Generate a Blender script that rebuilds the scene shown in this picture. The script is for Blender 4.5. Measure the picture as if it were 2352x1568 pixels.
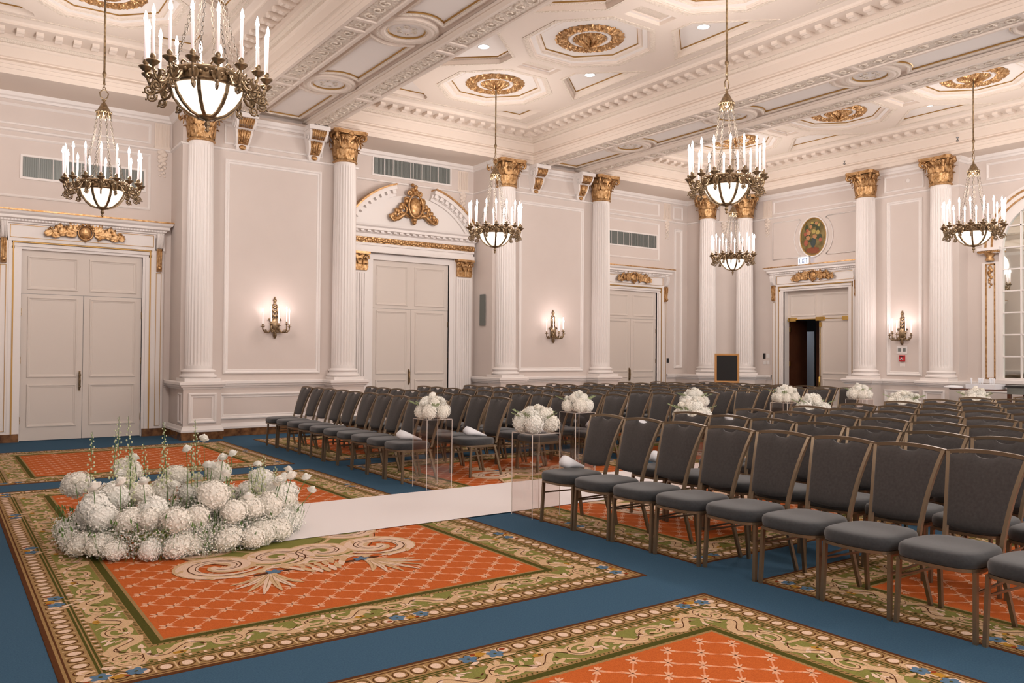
import bpy, math, random
from mathutils import Vector, Matrix
PI = math.pi
sin, cos = math.sin, math.cos
for o in list(bpy.data.objects): bpy.data.objects.remove(o)
scene = bpy.context.scene
C = scene.collection
rnd = random.Random(7)

# ------------------------------------------------------------ camera
cam_d = bpy.data.cameras.new('camera'); cam = bpy.data.objects.new('camera', cam_d); C.objects.link(cam)
cam_d.sensor_width = 36.0; cam_d.lens = 36.0*1873.92/2352; cam_d.clip_start = .05; cam_d.clip_end = 200
yaw, pitch, roll = math.radians(35.159), math.radians(.9054), math.radians(.3795)
fw = Vector((sin(yaw)*cos(pitch), cos(yaw)*cos(pitch), sin(pitch)))
rt = Vector((cos(yaw), -sin(yaw), 0)); up = rt.cross(fw)
rt, up = cos(roll)*rt+sin(roll)*up, cos(roll)*up-sin(roll)*rt
m = Matrix.Identity(4)
for i in range(3):
    m[i][0] = rt[i]; m[i][1] = up[i]; m[i][2] = -fw[i]
m[2][3] = 1.5
cam.matrix_world = m
scene.camera = cam

# ------------------------------------------------------------ world, lights, exposure
w = bpy.data.worlds.new('world'); scene.world = w; w.use_nodes = True
w.node_tree.nodes['Background'].inputs[0].default_value = (.9, .86, .84, 1)
w.node_tree.nodes['Background'].inputs[1].default_value = .25
vs = scene.view_settings
vs.view_transform = 'Standard'; vs.look = 'None'; vs.gamma = 1; vs.use_curve_mapping = False
vs.exposure = 0.0
scene.cycles.transparent_max_bounces = 32
WARM = (1, .915, .87)
def plight(name, loc, power, rad=.25, col=WARM):
    d = bpy.data.lights.new(name, 'POINT'); d.energy = power; d.shadow_soft_size = rad; d.color = col
    o = bpy.data.objects.new(name, d); C.objects.link(o); o.location = loc; return o
def alight(name, loc, sx, sy, power, col=WARM, rot=(0, 0, 0)):
    d = bpy.data.lights.new(name, 'AREA'); d.shape = 'RECTANGLE'; d.size = sx; d.size_y = sy; d.energy = power; d.color = col
    o = bpy.data.objects.new(name, d); C.objects.link(o); o.location = loc; o.rotation_euler = rot; return o
BAYX = (1.85, 8.41, 15.13)
CH_Y = (12.54, 7.15)
for bx in BAYX:
    for cy in (12.54, 7.15, 1.76, -3.6):
        plight('chandelier_glow', (bx, cy, 4.45), 155 if cy > 0 else 180, .42)
alight('added_front_fill', (7, -4.6, 3.0), 16, 4.5, 420, (1, .95, .92), (math.radians(90), 0, 0))  # unseen fill light added by the front wall, which has no windows

# ------------------------------------------------------------ materials
def mat(name, col, rough=.6, metal=0., noise=None, bump=None, emis=None, spec=.5, trans=0, ior=1.45, sheen=0):
    m = bpy.data.materials.new(name); m.use_nodes = True
    nt = m.node_tree; b = nt.nodes['Principled BSDF']
    b.inputs['Base Color'].default_value = (*col, 1); b.inputs['Roughness'].default_value = rough
    b.inputs['Metallic'].default_value = metal; b.inputs['Specular IOR Level'].default_value = spec
    b.inputs['IOR'].default_value = ior; b.inputs['Transmission Weight'].default_value = trans
    if sheen: b.inputs['Sheen Weight'].default_value = sheen
    tc = nt.nodes.new('ShaderNodeTexCoord')
    if noise:                                   # (scale, amount, second colour)
        n = nt.nodes.new('ShaderNodeTexNoise'); n.inputs['Scale'].default_value = noise[0]; n.inputs['Detail'].default_value = 4
        r = nt.nodes.new('ShaderNodeValToRGB'); r.color_ramp.elements[0].position = .5-noise[1]; r.color_ramp.elements[1].position = .5+noise[1]
        r.color_ramp.elements[0].color = (*col, 1); r.color_ramp.elements[1].color = (*noise[2], 1)
        nt.links.new(tc.outputs['Object'], n.inputs['Vector']); nt.links.new(n.outputs['Fac'], r.inputs['Fac'])
        nt.links.new(r.outputs['Color'], b.inputs['Base Color'])
    if bump:                                    # (kind, scale, strength, distance)
        if bump[0] == 'v':
            t = nt.nodes.new('ShaderNodeTexVoronoi'); t.inputs['Scale'].default_value = bump[1]; out = t.outputs['Distance']
        else:
            t = nt.nodes.new('ShaderNodeTexNoise'); t.inputs['Scale'].default_value = bump[1]; t.inputs['Detail'].default_value = 3; out = t.outputs['Fac']
        nt.links.new(tc.outputs['Object'], t.inputs['Vector'])
        bp = nt.nodes.new('ShaderNodeBump'); bp.inputs['Strength'].default_value = bump[2]; bp.inputs['Distance'].default_value = bump[3]
        nt.links.new(out, bp.inputs['Height']); nt.links.new(bp.outputs['Normal'], b.inputs['Normal'])
    if emis:
        b.inputs['Emission Color'].default_value = (*emis[0], 1); b.inputs['Emission Strength'].default_value = emis[1]
    return m
M = {}
M['wall'] = mat('wall_covering', (.66, .585, .54), .85, noise=(3, .3, (.68, .605, .56)), bump=('n', 220, .12, .002))
M['trim'] = mat('white_trim_paint', (.80, .755, .725), .5)
M['door'] = mat('door_paint', (.68, .61, .55), .5)
M['ceil'] = mat('ceiling_cream_paint', (.76, .665, .585), .7)
M['cpan'] = mat('ceiling_panel_white', (.82, .77, .73), .75)
M['relief'] = mat('carved_cream_plaster', (.76, .67, .575), .7, bump=('v', 26, .9, .02))
M['frelief'] = mat('fine_carved_plaster', (.76, .67, .575), .7, bump=('v', 60, .8, .01))
M['gold'] = mat('gilding', (.36, .19, .07), .42, .75, noise=(18, .12, (.60, .38, .19)), bump=('n', 45, .5, .01))
M['goldline'] = mat('gilt_line', (.42, .25, .08), .45, .5)
M['bronze'] = mat('aged_bronze', (.17, .12, .07), .36, .75, noise=(30, .15, (.36, .26, .15)))
M['chrome_bronze'] = mat('dull_bronze_chain', (.09, .07, .05), .6, .3)
M['brass'] = mat('polished_brass', (.62, .42, .13), .25, 1.)
M['candle'] = mat('candle_sleeve', (.88, .78, .76), .5, emis=((1, .80, .78), .45))
M['bulb'] = mat('lit_bulb', (1, 1, 1), .3, emis=((1, .90, .93), 22))
M['bulb_s'] = mat('lit_sconce_bulb', (1, 1, 1), .3, emis=((1, .86, .84), 22))
M['bowl'] = mat('lit_glass_bowl', (.95, .88, .8), .35, emis=((1, .88, .76), 1.15))
M['spot'] = mat('downlight_lens', (1, 1, 1), .4, emis=((1, .97, 1), 9))
M['blue'] = mat('blue_carpet', (.034, .085, .145), .95, noise=(120, .25, (.056, .122, .190)), bump=('n', 260, .5, .004), spec=.1)
M['marble'] = mat('brown_marble', (.075, .028, .010), .25, noise=(9, .16, (.26, .12, .045)))
M['fabric'] = mat('charcoal_fabric', (.040, .036, .035), .9, noise=(60, .3, (.062, .056, .054)), bump=('n', 500, .4, .002), spec=.2, sheen=.25)
M['seatfab'] = mat('charcoal_seat_fabric', (.027, .030, .033), .85, noise=(60, .3, (.044, .048, .052)), bump=('n', 500, .4, .002), spec=.25, sheen=.35)
M['cframe'] = mat('bronze_chair_frame', (.21, .155, .10), .36, .6)
M['glide'] = mat('grey_plastic_glide', (.35, .35, .35), .4)
M['white'] = mat('white_runner_cloth', (.82, .78, .78), .8, bump=('n', 40, .15, .003))
M['paper'] = mat('white_paper', (.80, .82, .86), .7)
M['acryl'] = mat('clear_acrylic', (.9, .85, .82), .04)
_nt = M['acryl'].node_tree; _o = _nt.nodes['Material Output']; _mx = _nt.nodes.new('ShaderNodeMixShader'); _tr = _nt.nodes.new('ShaderNodeBsdfTransparent'); _tr.inputs[0].default_value = (.97, .95, .94, 1)
_gl = _nt.nodes.new('ShaderNodeBsdfGlossy'); _gl.inputs['Roughness'].default_value = .03
_mx.inputs[0].default_value = .05; _nt.links.new(_tr.outputs[0], _mx.inputs[1]); _nt.links.new(_gl.outputs[0], _mx.inputs[2]); _nt.links.new(_mx.outputs[0], _o.inputs['Surface'])
M['acedge'] = mat('painted_edge_highlight', (.80, .72, .66), .2)  # opaque pale colour standing in for the bright lines along acrylic edges
M['black'] = mat('chalkboard', (.006, .006, .006), .6)
M['oak'] = mat('light_wood_frame', (.52, .27, .09), .5)
M['dwood'] = mat('dark_wood', (.075, .022, .010), .4, noise=(4, .2, (.11, .04, .018)))
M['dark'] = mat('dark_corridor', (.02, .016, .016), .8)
M['grille'] = mat('grey_vent_louvre', (.20, .215, .20), .5, .2)
M['petal'] = mat('white_petal', (.93, .92, .86), .6, sheen=.2)
M['petal2'] = mat('cream_petal', (.93, .90, .82), .6, sheen=.2)
M['pgreen'] = mat('pale_green_floret', (.62, .66, .42), .7)
M['stem'] = mat('green_stem', (.10, .19, .045), .6)
M['leaf'] = mat('pale_leaf', (.34, .42, .22), .6)
M['mirror'] = mat('mirror_glass', (.80, .84, .80), .02, 1.)
M['red'] = mat('red_alarm', (.55, .02, .03), .4)
M['sign'] = mat('lit_exit_panel', (.8, .85, 1), .4, emis=((.72, .80, 1), 1.3))
M['signtx'] = mat('grey_exit_letters', (.16, .18, .26), .5)
M['plastic'] = mat('white_plastic', (.75, .72, .70), .4)
M['bplastic'] = mat('black_plastic', (.02, .02, .02), .4)
M['chrome'] = mat('chrome_metal', (.3, .3, .3), .2, 1.)
def rugm(n, c, c2=None):
    c2 = c2 or tuple(min(1, x*1.3) for x in c)
    return mat('carpet_'+n, tuple(x*.85 for x in c), .95, noise=(190, .22, c2), bump=('n', 260, .5, .003), spec=.1)
M['r_or'] = rugm('orange', (.50, .105, .022), (.58, .14, .03)); M['r_sal'] = rugm('salmon', (.66, .26, .13))
M['r_sal2'] = rugm('salmon_ivory', (.68, .36, .22)); M['r_tan'] = rugm('tan', (.30, .185, .075)); M['r_beige'] = rugm('beige', (.56, .38, .22)); M['r_brown'] = rugm('brown', (.085, .030, .010))
M['r_green'] = rugm('green', (.20, .195, .05)); M['r_dgreen'] = rugm('dark_green', (.065, .062, .010)); M['r_pink'] = rugm('pink_ivory', (.68, .50, .38))
M['r_blue'] = rugm('flower_blue', (.09, .16, .24)); M['r_gold'] = rugm('old_gold', (.40, .21, .03)); M['r_red'] = rugm('rust', (.25, .045, .012))
M['painting'] = None

# ------------------------------------------------------------ mesh builder
kids = {}
class MB:
    def __init__(s): s.v = []; s.f = []; s.m = []; s.sm = []; s.cm = 0; s.smooth = False; s.T = Matrix.Identity(4)
    def add(s, vs, fs):
        b = len(s.v); T = s.T
        s.v += [T @ Vector(p) for p in vs]
        for f in fs: s.f.append([b+i for i in f]); s.m.append(s.cm); s.sm.append(s.smooth)
    def box(s, x0, x1, y0, y1, z0, z1):
        s.add([(x0,y0,z0),(x1,y0,z0),(x1,y1,z0),(x0,y1,z0),(x0,y0,z1),(x1,y0,z1),(x1,y1,z1),(x0,y1,z1)],
              [(0,3,2,1),(4,5,6,7),(0,1,5,4),(1,2,6,5),(2,3,7,6),(3,0,4,7)])
    def bar(s, a, b, w, h=None, up=(0,0,1)):
        h = h or w; a = Vector(a); b = Vector(b); d = (b-a).normalized(); u = Vector(up)
        if abs(d.dot(u)) > .95: u = Vector((1,0,0))
        r = d.cross(u).normalized(); u = r.cross(d); vs = []
        for p in (a, b):
            for sx, sy in ((-1,-1),(1,-1),(1,1),(-1,1)): vs.append(p+r*w/2*sx+u*h/2*sy)
        s.add(vs, [(0,1,2,3),(7,6,5,4),(0,4,5,1),(1,5,6,2),(2,6,7,3),(3,7,4,0)])
    def tube(s, pts, r, n=8, cap=True, closed=False):
        pts = [Vector(p) for p in pts]; k = len(pts); rs = r if isinstance(r, (list, tuple)) else [r]*k
        vs = []; fs = []; u = None
        for i, p in enumerate(pts):
            if closed: d = pts[(i+1) % k]-pts[i-1]
            else: d = pts[min(i+1, k-1)]-pts[max(i-1, 0)]
            d = d.normalized() if d.length > 1e-9 else Vector((0,0,1))
            if u is None:
                u = Vector((0,0,1)) if abs(d.z) < .9 else Vector((1,0,0))
            u = (u-d*u.dot(d)).normalized(); w_ = d.cross(u)
            for j in range(n):
                a = 2*PI*j/n; vs.append(p+(u*cos(a)+w_*sin(a))*rs[i])
        for i in range(k if closed else k-1):
            for j in range(n):
                a = i*n+j; b = i*n+(j+1) % n; i2 = ((i+1) % k)*n
                fs.append((a, b, i2+(j+1) % n, i2+j))
        if cap and not closed: fs += [tuple(range(n-1,-1,-1)), tuple((k-1)*n+j for j in range(n))]
        sm = s.smooth; s.smooth = True; s.add(vs, fs); s.smooth = sm
    def lathe(s, prof, c=(0,0,0), n=24, a0=0, a1=2*PI, smooth=True):
        full = abs(a1-a0-2*PI) < 1e-6; k = len(prof); na = n if full else n+1; vs = []; fs = []
        for i in range(na):
            a = a0+(a1-a0)*i/n
            for r, z in prof: vs.append((c[0]+r*cos(a), c[1]+r*sin(a), c[2]+z))
        for i in range(n):
            j = (i+1) % na
            for q in range(k-1): fs.append((i*k+q, j*k+q, j*k+q+1, i*k+q+1))
        sm = s.smooth; s.smooth = smooth; s.add(vs, fs); s.smooth = sm
    def prism(s, poly, z0, z1):
        n = len(poly)
        s.add([(x,y,z0) for x,y in poly]+[(x,y,z1) for x,y in poly],
              [tuple(range(n-1,-1,-1)), tuple(range(n,2*n))]+[(i,(i+1)%n,n+(i+1)%n,n+i) for i in range(n)])
    def flat(s, poly, z): s.add([(x,y,z) for x,y in poly], [tuple(range(len(poly)))])
    def sphere(s, c, r, n=10, k=6, sc=(1,1,1)):
        vs = []; fs = []
        for i in range(k+1):
            t = PI*i/k
            for j in range(n):
                a = 2*PI*j/n; vs.append((c[0]+r*sc[0]*sin(t)*cos(a), c[1]+r*sc[1]*sin(t)*sin(a), c[2]+r*sc[2]*cos(t)))
        for i in range(k):
            for j in range(n): fs.append((i*n+j, (i+1)*n+j, (i+1)*n+(j+1)%n, i*n+(j+1)%n))
        sm = s.smooth; s.smooth = True; s.add(vs, fs); s.smooth = sm
    def run(s, path, prof, closed=False, side=1):
        """moulding: profile (out, z) swept along an XY path with mitred corners; out is measured to the left (side=1)"""
        n = len(path); P = [Vector((p[0], p[1])) for p in path]; nor = []
        for i in range(n):
            ds = []
            if closed or i > 0: ds.append((P[i]-P[i-1]).normalized())
            if closed or i < n-1: ds.append((P[(i+1)%n]-P[i]).normalized())
            ns = [Vector((-d.y, d.x))*side for d in ds]
            if len(ns) == 2:
                b = ns[0]+ns[1]; L = b.length; nor.append(b/L/max(.3, (b/L).dot(ns[0])) if L > 1e-6 else ns[0])
            else: nor.append(ns[0])
        k = len(prof); vs = []; fs = []
        for p, q in zip(P, nor):
            for o, z in prof: vs.append((p.x+q.x*o, p.y+q.y*o, z))
        for i in range(n if closed else n-1):
            j = (i+1) % n
            for a in range(k-1): fs.append((i*k+a, j*k+a, j*k+a+1, i*k+a+1))
        s.add(vs, fs)
    def frame(s, u0, u1, v0, v1, prof, F):
        """picture-frame moulding; prof = (inset, height); F(u,v,h)->xyz"""
        loops = []
        for ins, h in prof:
            loops.append([F(u0+ins,v0+ins,h), F(u1-ins,v0+ins,h), F(u1-ins,v1-ins,h), F(u0+ins,v1-ins,h)])
        vs = [p for l in loops for p in l]; fs = []
        for a in range(len(prof)-1):
            for i in range(4): fs.append((a*4+i, a*4+(i+1)%4, a*4+4+(i+1)%4, a*4+4+i))
        s.add(vs, fs)
    def build(s, name, mats, parent=None, loc=None, **props):
        if isinstance(mats, str): mats = [mats]
        me = bpy.data.meshes.new(name)
        me.from_pydata([tuple(v) for v in s.v], [], s.f)
        for k in mats: me.materials.append(M[k])
        me.polygons.foreach_set('material_index', s.m); me.polygons.foreach_set('use_smooth', s.sm)
        me.update()
        o = bpy.data.objects.new(name, me); C.objects.link(o)
        if parent: o.parent = parent; kids.setdefault(parent.name, []).append(o)
        if loc: o.location = loc
        for k, v in props.items(): o[k] = v
        return o
def thing(name, label, cat, loc=(0,0,0), rz=0, group=None):
    o = bpy.data.objects.new(name, None); C.objects.link(o); o.location = loc; o.rotation_euler = (0,0,rz)
    o.empty_display_size = .1; o['label'] = label; o['category'] = cat
    if group: o['group'] = group
    return o
def copy_tree(o, parent=None):
    c = o.copy(); C.objects.link(c)
    if parent:
        c.parent = parent; kids.setdefault(parent.name, []).append(c)
    for ch in list(kids.get(o.name, ())): copy_tree(ch, c)
    return c
def dup(root, loc, rz=0, label=None, group=None):
    c = copy_tree(root); c.location = loc; c.rotation_euler = (0,0,rz)
    if label: c['label'] = label
    if group: c['group'] = group
    return c
def rotz(a): return Matrix.Rotation(a, 4, 'Z')
def struct(mb, name, mats, parent=None):
    o = mb.build(name, mats, parent)
    if not parent: o['kind'] = 'structure'
    return o

# leaf: serrated curled acanthus blade growing along +Z from the origin, curling towards +Y
def leafm(mb, L, W, curl=1.2, lobes=4, out=.25, nseg=10, thick=0):
    vs = []; fs = []; y = z = 0.; ang = 0.
    for i in range(nseg+1):
        t = i/nseg
        wd = W*(.55+.45*sin(PI*min(1, t*1.15)))*(1-max(0, t-.75)*2.6)
        wd *= 1+.16*abs(sin(PI*lobes*t))
        ang = out*t + curl*max(0, t-.55)**1.6*5
        for q, uu in enumerate((-1, -.5, 0, .5, 1)):
            vs.append((uu*wd/2, y+.10*W*(abs(uu) == .5)-.05*W*(uu == 0), z))
        y += L/nseg*sin(ang); z += L/nseg*cos(ang)
    for i in range(nseg):
        for q in range(4): fs.append((i*5+q, i*5+q+1, i*5+q+6, i*5+q+5))
    sm = mb.smooth; mb.smooth = True; mb.add(vs, fs); mb.smooth = sm
def spiral(cx, cy, r0, r1, a0, turns, n=20):
    return [(cx+(r0+(r1-r0)*i/n)*cos(a0+turns*2*PI*i/n), cy+(r0+(r1-r0)*i/n)*sin(a0+turns*2*PI*i/n)) for i in range(n+1)]

# ============================================================ ROOM SHELL
YA, XB = 15.75, 18.10
DC = [2.05, 8.40, 14.90]                     # door centres on the back wall
DH = 3.19; DW = .93
SOF = 5.78                                   # soffit level of beams and entablature
planA = [(-6,14.95),(.60,14.95),(.60,YA),(3.46,YA),(3.46,14.95),(6.74,14.95),(6.74,YA),(9.99,YA),(9.99,14.95),(13.33,14.95),(13.33,YA),(17.05,YA),(17.05,15.33),(18.02,14.36),(XB,14.36)]
planB = [(XB,14.36),(XB,11.09),(17.73,11.09),(17.73,8.69),(XB,8.69),(XB,-5)]
def wallmesh(plan, openings):
    mb = MB()
    for p, q in zip(plan[:-1], plan[1:]):
        p = Vector(p); q = Vector(q); L = (q-p).length; d = (q-p)/L
        cuts = []
        for (c, hw, h, pt) in openings:      # pt: point on that wall edge
            v = Vector(pt)-p
            if abs(v.x*d.y-v.y*d.x) < .01 and 0 < v.dot(d) < L: cuts.append((v.dot(d)-hw, v.dot(d)+hw, h))
        s = 0
        def quad(a, b, z0, z1):
            A = p+d*a; B = p+d*b
            mb.add([(A.x,A.y,z0),(B.x,B.y,z0),(B.x,B.y,z1),(A.x,A.y,z1)], [(0,1,2,3)])
        for a, b, h in sorted(cuts):
            quad(s, a, 0, 6); quad(a, b, h, 6); s = b
        quad(s, L, 0, 6)
    return mb
opA = [(0, DW, 3.48 if c == DC[1] else DH, (c, YA)) for c in DC]
wall_back = struct(wallmesh(planA, opA), 'wall_back', 'wall')
wall_right = struct(wallmesh(planB, [(0, DW, DH, (XB, 12.40))]), 'wall_right', 'wall')
mb = MB(); mb.add([(-6,14.95,0),(-6,-5,0),(-6,-5,6),(-6,14.95,6)], [(0,1,2,3)]); struct(mb, 'wall_left', 'wall')
mb = MB(); mb.add([(-6,-5,0),(XB,-5,0),(XB,-5,6.6),(-6,-5,6.6)], [(0,1,2,3)]); struct(mb, 'wall_front', 'wall')
mb = MB(); mb.box(-6.2, 22, -5.2, 17.5, -.2, 0); struct(mb, 'floor', 'blue')

# chair rail, skirting, marble base, picture rail: broken at the doors. Interior is on the right of the plan direction -> side=-1
def pieces(plan, gaps):
    """cut the plan polyline at the gaps (given as point+halfwidth on an edge)"""
    out = []; cur = [plan[0]]
    for p, q in zip(plan[:-1], plan[1:]):
        P = Vector(p); Q = Vector(q); L = (Q-P).length; d = (Q-P)/L
        for pt, hw in gaps:
            v = Vector(pt)-P
            if abs(v.x*d.y-v.y*d.x) < .01 and 0 < v.dot(d) < L:
                a = P+d*(v.dot(d)-hw); b = P+d*(v.dot(d)+hw)
                cur.append((a.x, a.y)); out.append(cur); cur = [(b.x, b.y)]
        cur.append(q)
    out.append(cur); return out
GAPW = 1.31
gA = [((c, YA), GAPW) for c in DC]; gA[1] = ((DC[1], YA), 1.58)
gB = [((XB, 12.40), GAPW), ((XB, 7.10), 1.33)]
# pedestals make the plan of rail and base step out at every column
COL_A = [3.74, 6.44, 10.27, 13.05]; COL_B = [10.76, 9.02]
HP = .315
planAp = [(-6,14.95),(.60,14.95),(.60,YA),(3.43,YA),(3.43,14.55),(4.05,14.55),(4.05,14.95),(6.12,14.95),(6.12,14.55),(6.76,14.55),(6.76,YA),(9.96,YA),(9.96,14.55),(10.58,14.55),(10.58,14.95),(12.73,14.95),(12.73,14.55),(13.37,14.55),(13.37,YA),(16.62,YA),(16.62,14.98),(17.0,14.60),(17.31,14.29),(17.69,13.91),(XB,13.91)]
planAp[-5:-1] = [(16.62,14.93),(17.64,13.91)]
planBp = [(XB,13.91),(XB,11.09),(17.33,11.09),(17.33,10.44),(17.73,10.44),(17.73,9.34),(17.33,9.34),(17.33,8.69),(XB,8.69),(XB,-5)]
rail = [(0,.86),(.012,.87),(.02,.89),(.05,.905),(.055,.93),(.075,.945),(.075,.985),(.03,1.0),(0,1.0)]
skirt = [(.03,.13),(.045,.135),(.045,.17),(.03,.19),(.015,.23),(0,.235)]
base = [(.035,0),(.035,.132),(0,.135)]
for nm, plan, gaps in (('back', planAp, gA), ('right', planBp, gB)):
    mt = MB(); mm = MB()
    for pc in pieces(plan, gaps):
        mt.run(pc, rail, side=-1); mt.run(pc, skirt, side=-1); mm.run(pc, base, side=-1)
    struct(mt, 'trim_1' if nm == 'back' else 'trim_2', 'trim'); struct(mm, 'baseboard_'+nm, 'marble')
picr = [(0,5.135),(.03,5.15),(.04,5.175),(.02,5.19),(0,5.19)]
bed = [(0,5.66),(.02,5.665),(.03,5.70),(.06,5.72),(.075,5.78)]
mt = MB(); mt.run(planA, picr, side=-1); mt.run(planB, picr, side=-1); mt.run(planA, bed, side=-1); mt.run(planB, bed, side=-1)
struct(mt, 'trim_3', 'trim')

# framed wall panels (raised mouldings on the wall covering)
FA = lambda yy: (lambda u, v, h: (u, yy-h, v))
FB = lambda xx: (lambda u, v, h: (xx-h, u, v))
PR = [(0,0),(0,.022),(.018,.034),(.035,.030),(.05,.012),(.075,.012),(.085,0)]
PS = [(0,0),(0,.016),(.02,.024),(.035,.012),(.045,0)]
mt = MB()
for u0, u1 in ((4.19, 6.01), (10.70, 12.60)): mt.frame(u0, u1, 1.115, 4.99, PR, FA(14.95)); mt.frame(u0-.02, u1+.02, 5.26, 5.62, PS, FA(14.95))
for u0, u1 in ((4.13, 6.04), (10.66, 12.65)): mt.frame(u0, u1, .30, .77, PR, FA(14.95))
for c in COL_A: mt.frame(c-.235, c+.235, .28, .80, PR, FA(14.55))
for c, x in zip(COL_A, (3.43, 6.76, 9.96, 13.37)):
    if c in (3.74, 10.27): mt.frame(14.62, 14.88, .28, .80, PS, lambda u, v, h, x=x: (x-h, u, v))
for c in DC:
    lo = max(c-1.32, .72)
    if c == DC[1]: mt.frame(c-1.35, c+1.0, 4.95, 5.10, [(0,0)], FA(YA))
    else:
        mt.frame(lo, c+1.05, 4.05, 5.06, PS, FA(YA)); mt.frame(lo, c+1.05, 5.25, 5.60, PS, FA(YA))
mt.frame(16.48, 16.86, 5.24, 5.60, PS, FA(YA)); mt.frame(16.52, 16.84, 1.15, 4.98, PR, FA(YA))
mt.frame(9.48, 10.30, 1.085, 5.03, PR, FB(17.73)); mt.frame(9.44, 10.36, 5.25, 5.62, PS, FB(17.73))
mt.frame(9.40, 10.36, .28, .76, PR, FB(17.73))
for c in COL_B: mt.frame(c-.235, c+.235, .28, .80, PR, FB(17.33))
mt.frame(11.25, 13.68, 5.25, 5.60, PS, FB(XB)); mt.frame(7.2, 8.3, 5.25, 5.60, PS, FB(XB)); mt.frame(7.2, 8.45, .28, .80, PS, FB(XB))
# side panels shaped around the oval painting: straight sides plus a concave curve
def curved_panel(sgn):
    oc, zc, R = 12.47, 4.53, .60
    pts = [];
    for i in range(9):
        a = -0.86+1.72*i/8; pts.append((oc+sgn*R*.93*cos(a)*1.0, zc+R*sin(a)*1.0))
    outer = oc+sgn*1.22
    path = [(outer, 4.05)]+[(oc+sgn*.40, 4.05)]+pts+[(oc+sgn*.40, 5.02)]+[(outer, 5.02), (outer, 4.05)]
    mt.tube([(XB-.012, y, z) for y, z in path], .014, 4)
curved_panel(1); curved_panel(-1)
# hanging plaster pendants (drops) flat against the walls
struct(mt, 'trim_4', 'trim')
def pendant(loc, rz, label):
    t = thing('plaster_wall_pendant', label, 'wall ornament', loc, rz, 'carved pendants under the ceiling line')
    b = MB(); b.box(-.13, .13, -.02, 0, -.02, .42)
    for i in range(5): b.box(-.11+i*.05, -.085+i*.05, -.035, -.02, .0, .40)
    b.box(-.14, .14, -.045, 0, -.05, 0); b.build('fluted_block', 'ceil', t)
    b = MB()
    for i in range(9):
        z = -.08-i*.055; r = .085-.007*i
        b.sphere((.04*sin(i*2.1), -.015, z), r*.8, 8, 5, (1, .45, .8)); b.sphere((-.05*sin(i*2.1+1), -.015, z-.02), r*.6, 8, 5, (1, .45, .8))
    b.build('leafy_drop', 'ceil', t)
for c, lb in ((DC[0]+1.24, 'pale carved plaster pendant beside the leftmost column'), (DC[1]+1.30, 'pale carved plaster pendant right of the arched door pediment'), (DC[2]+1.34, 'pale carved plaster pendant right of the door farthest right on the back wall')):
    pendant((c, YA, 5.22), 0, lb)
pendant((17.95, 14.36, 5.22), 0, 'pale carved plaster pendant in the corner between two columns') if False else None
pendant((XB, 13.86, 5.22), -PI/2, 'pale carved plaster pendant left of the oval flower painting')
pendant((17.53, 14.85, 5.22), -PI/4, 'pale carved plaster pendant between the two corner columns')

# ============================================================ CEILING
def offs(poly, d):
    """inset a CCW polygon by d (positive = inward)"""
    n = len(poly); out = []
    for i in range(n):
        p = Vector(poly[i]); a = Vector(poly[i-1]); b = Vector(poly[(i+1)%n])
        d1 = (p-a).normalized(); d2 = (b-p).normalized()
        n1 = Vector((-d1.y, d1.x)); n2 = Vector((-d2.y, d2.x)); q = n1+n2
        if q.length < 1e-6: out.append((p.x+n1.x*d, p.y+n1.y*d)); continue
        q.normalize(); k = d/max(.35, q.dot(n1)); out.append((p.x+q.x*k, p.y+q.y*k))
    return out
def rings(mb, poly, prof, mi=None):
    """prof: (outward offset from poly, z)"""
    ls = [[(x, y, z) for x, y in offs(poly, -o)] for o, z in prof]; n = len(poly)
    vs = [p for l in ls for p in l]
    for k in range(len(prof)-1):
        b = len(mb.v); c = mb.cm
        if mi: mb.cm = mi[k]
        mb.add(ls[k]+ls[k+1], [(i, (i+1)%n, n+(i+1)%n, n+i) for i in range(n)]); mb.cm = c
def fill_holes(mb, outer, holes, z, mi):
    import bmesh
    bm = bmesh.new(); ed = []
    for poly in [outer]+holes:
        vs = [bm.verts.new((x, y, z)) for x, y in poly]
        for i in range(len(vs)): ed.append(bm.edges.new((vs[i], vs[(i+1)%len(vs)])))
    bmesh.ops.triangle_fill(bm, use_beauty=True, use_dissolve=False, edges=ed)
    bm.verts.index_update(); c = mb.cm; mb.cm = mi
    mb.add([v.co[:] for v in bm.verts], [[v.index for v in f.verts] for f in bm.faces]); mb.cm = c; bm.free()
ZP, ZS = 6.53, 6.43                              # recessed panels and rib level
CM = ['ceil', 'cpan', 'relief', 'goldline', 'frelief', 'trim']
BAYS = [(-.55, 4.25), (6.05, 10.93), (12.73, 17.48)]
YF = 14.72; YN = -5.0
OY = [12.54-2.695*i for i in range(7)]
def octa(cx, cy, R, s):
    return [(cx+R, cy-s), (cx+R, cy+s), (cx+s, cy+R), (cx-s, cy+R), (cx-R, cy+s), (cx-R, cy-s), (cx-s, cy-R), (cx+s, cy-R)]
ceil = MB()
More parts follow.
